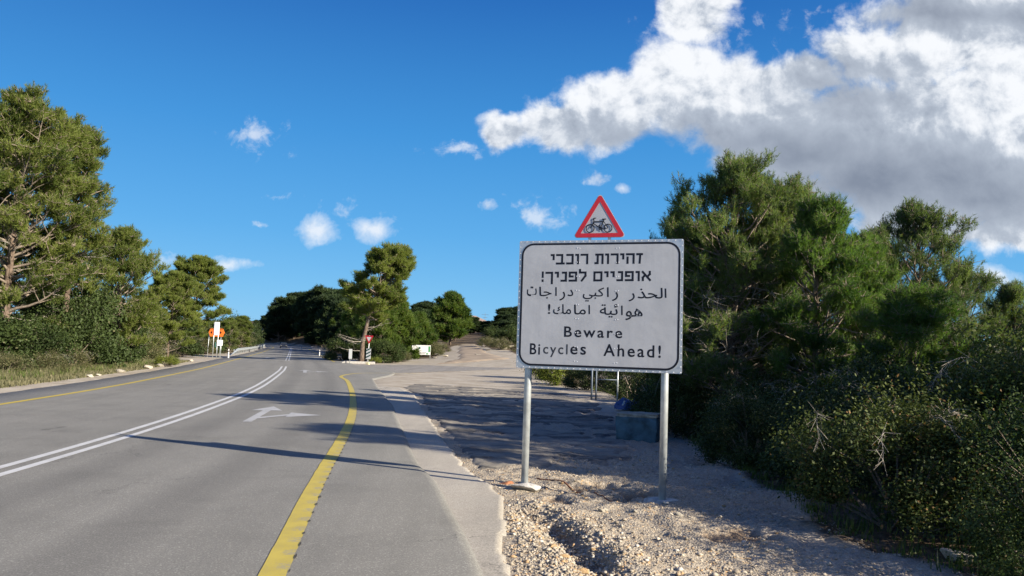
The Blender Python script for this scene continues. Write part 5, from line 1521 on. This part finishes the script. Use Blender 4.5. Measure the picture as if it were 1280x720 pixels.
b = MB(); b.prism(rrect(-.36, .36, z0, z1, .08, 4), -.02, .0); b.obj('panel', M['sign_white'], r_)
for x_ in (-.3, .3): b = MB(); b.tube([(x_, .05, -.1), (x_, .05, z1 - .1)], .04, 8); b.obj('post', M['galv'], r_, True)
b = MB(); b.box((.1, -.03, zof(272, 431)), (.55, .03, .5)); b.obj('lower_panel', M['dark_green'], r_)
r_ = lroot('small_white_sign', 278.5, R(20), 'small white sign on two legs right of the tall white sign', 'road sign')
z0, z1 = zof(278, 432.2), zof(278, 425)
b = MB(); b.prism(rrect(-.28, .25, z0, z1, .04, 4), -.02, .0); b.obj('panel', M['white'], r_)
for x_ in (-.26, .1): b = MB(); b.tube([(x_, .04, -.1), (x_, .04, z1 - .05)], .03, 8); b.obj('leg', M['galv'], r_, True)


# marker posts
def marker(px, Y, label, h=1.0, rz=0.0):
    x, y = at_px(px, Y); r = empty('marker_post', (x, y, gz(x, y)), rz, label, 'marker post', 'white marker posts along the road')
    b = MB(); b.tube([(0, 0, -.05), (0, 0, h * .72)], [.10 * h, .065], 6); b.obj('body', M['white'], r)
    b = MB(); b.tube([(0, 0, h * .72), (0, 0, h * .84)], .068, 6); b.obj('dark_band', M['sign_black'], r)
    b = MB(); b.tube([(0, 0, h * .84), (0, 0, h)], [.066, .05], 6); b.obj('cap', M['white'], r)
marker(289.8, 80, 'white marker post at the start of the guard rail', 1.0)
marker(415, 92, 'white marker post standing nearest on the right of the far road', 1.0)
marker(403, 112, 'white marker post second from the junction on the right of the far road', 1.0)
marker(380, 185, 'white marker post furthest away on the right of the road', 1.1)

# guard rail
gp = [CL[i] - NR[i] * 6.75 for i in range(len(CL)) if 97 < CL[i][1] < 215]
root = empty('guard_rail', (gp[0][0], gp[0][1], gz(*gp[0])), 0, 'galvanised guard rail along the left edge of the far road', 'guard rail')
prof_ = [(0, .40), (.05, .45), (.05, .50), (0, .56), (.0, .60), (.05, .66), (.05, .71), (0, .76)]
ox_, oy_, oz_ = root.location; V = []; Fc = []
for i, p_ in enumerate(gp[::2]):
    t_ = min(1, i / 14.0)
    for (a, zz) in prof_:
        V.append((p_[0] + a - ox_, p_[1] - oy_, float(T(*p_)) - oz_ + zz * (0.1 + .9 * t_) - (1 - t_) * .1))
m_ = len(prof_)
for i in range(len(gp[::2]) - 1):
    for k in range(m_ - 1): Fc.append((i * m_ + k, i * m_ + k + 1, (i + 1) * m_ + k + 1, (i + 1) * m_ + k))
me = bpy.data.meshes.new('beam'); me.from_pydata(V, [], Fc); me.materials.append(M['galv']); me.update(); link('beam', me, root)
b = MB(); b.box((-.06, 0, .3), (.1, .08, .75)); rp = b.obj('post', M['galv'], root); first = True
for i in range(16, len(gp), 8):
    o = rp if first else rp.copy()
    if not first: COL.objects.link(o); o.parent = root
    first = False; o.location = (gp[i][0] - ox_, gp[i][1] - oy_, float(T(*gp[i])) - oz_)


# ------------------------------------------------------------------ distant car
def car():
    idx = np.argmin(np.abs(CL[:, 1] - 205)); c = CL[idx] - NR[idx] * 1.9; h = math.atan2(-TG[idx][0], TG[idx][1])
    root = empty('parked_car', (c[0], c[1], float(T(*c))), h + math.pi, 'dark car approaching on the far stretch of the road', 'car')
    body = [(-2.1, .35), (-2.15, .75), (-2.0, .92), (-1.1, .98), (-.55, 1.42), (.9, 1.45), (1.6, 1.02), (2.1, .95), (2.15, .4)]
    def prof(name, poly, w, mat, inset=0):
        V = []; n = len(poly)
        for s in (-1, 1):
            for (u, z_) in poly: V.append((s * (w - (.16 if z_ > 1.1 else 0)), -u, z_))
        F_ = [tuple(range(n)), tuple(range(n, 2 * n))[::-1]] + [(i, i + n, (i + 1) % n + n, (i + 1) % n) for i in range(n)]
        me = bpy.data.meshes.new(name); me.from_pydata(V, [], F_); me.materials.append(mat); me.update(); o = link(name, me, root)
        bv = o.modifiers.new('bevel', 'BEVEL'); bv.width = .05; bv.segments = 2; return o
    prof('body', body, .88, M['car_paint'])
    b = MB(); b.add([(-.72, 1.12, 1.03), (.72, 1.12, 1.03), (.64, .60, 1.40), (-.64, .60, 1.40)], [(0, 1, 2, 3)]); b.obj('windscreen', M['glass'], root)
    for s in (-1, 1):
        b = MB(); b.add([(s * .895, 1.0, 1.0), (s * .895, -1.4, 1.02), (s * .76, -.85, 1.38), (s * .76, .55, 1.38)], [(0, 1, 2, 3)]); b.obj('side_window', M['glass'], root)
        b = MB(); b.box((s * .62, 2.12, .72), (.34, .08, .16)); b.obj('headlight', M['lamp'], root, bevel=.02)
        b = MB(); b.box((s * .66, -2.12, .78), (.26, .06, .16)); b.obj('tail_light', M['tail'], root, bevel=.02)
        for yy_ in (1.35, -1.35):
            b = MB(); b.tube([(s * .70, yy_, .33), (s * .90, yy_, .33)], .33, 18); w = b.obj('wheel', M['tyre'], root)
            b = MB(); b.tube([(s * .895, yy_, .33), (s * .915, yy_, .33)], .2, 14); b.obj('rim', M['rim'], w)


car()
bpy.data.objects['parked_car'].name = 'car'

# distant house on the hill and a mast
x, y = at_px(590, 260); zt_ = AT(586, 397, 260).z; z0 = gz(x, y); H_ = zt_ - z0
root = empty('hill_house', (x, y, z0), R(15), 'pale house with a pinkish pitched roof showing above the hillside trees', 'house')
b = MB(); b.box((0, 0, (H_ - 1.8) / 2 - .5), (9.5, 7, H_ - .8)); b.obj('wall', M['plaster'], root)
b = MB(); zz = H_ - 1.4; b.add([(-5.4, -4, zz), (5.4, -4, zz), (5.4, 4, zz), (-5.4, 4, zz), (-1.5, 0, zz + 2.1), (1.5, 0, zz + 2.1)], [(0, 1, 5, 4), (1, 2, 5), (2, 3, 4, 5), (3, 0, 4), (3, 2, 1, 0)]); b.obj('roof', M['roof_tile'], root)
for k in range(3): b = MB(); b.box((-3 + 3 * k, -3.51, zz - 1.3), (1.1, .06, 1.2)); b.obj('window', M['glass'], root)
x, y = at_px(607.5, 250); z0 = gz(x, y); H_ = AT(607, 391, 250).z - z0
root = empty('antenna_mast', (x, y, z0), 0, 'thin antenna mast on the skyline left of the board', 'mast')
b = MB(); b.tube([(0, 0, 0), (0, 0, H_)], .06, 6); b.obj('pole', M['blue_steel'], root)
b = MB(); b.box((0, 0, H_ - .6), (2.2, .08, .08)); b.box((0, 0, H_ - 1.5), (1.5, .08, .08)); b.obj('cross_bar', M['blue_steel'], root)
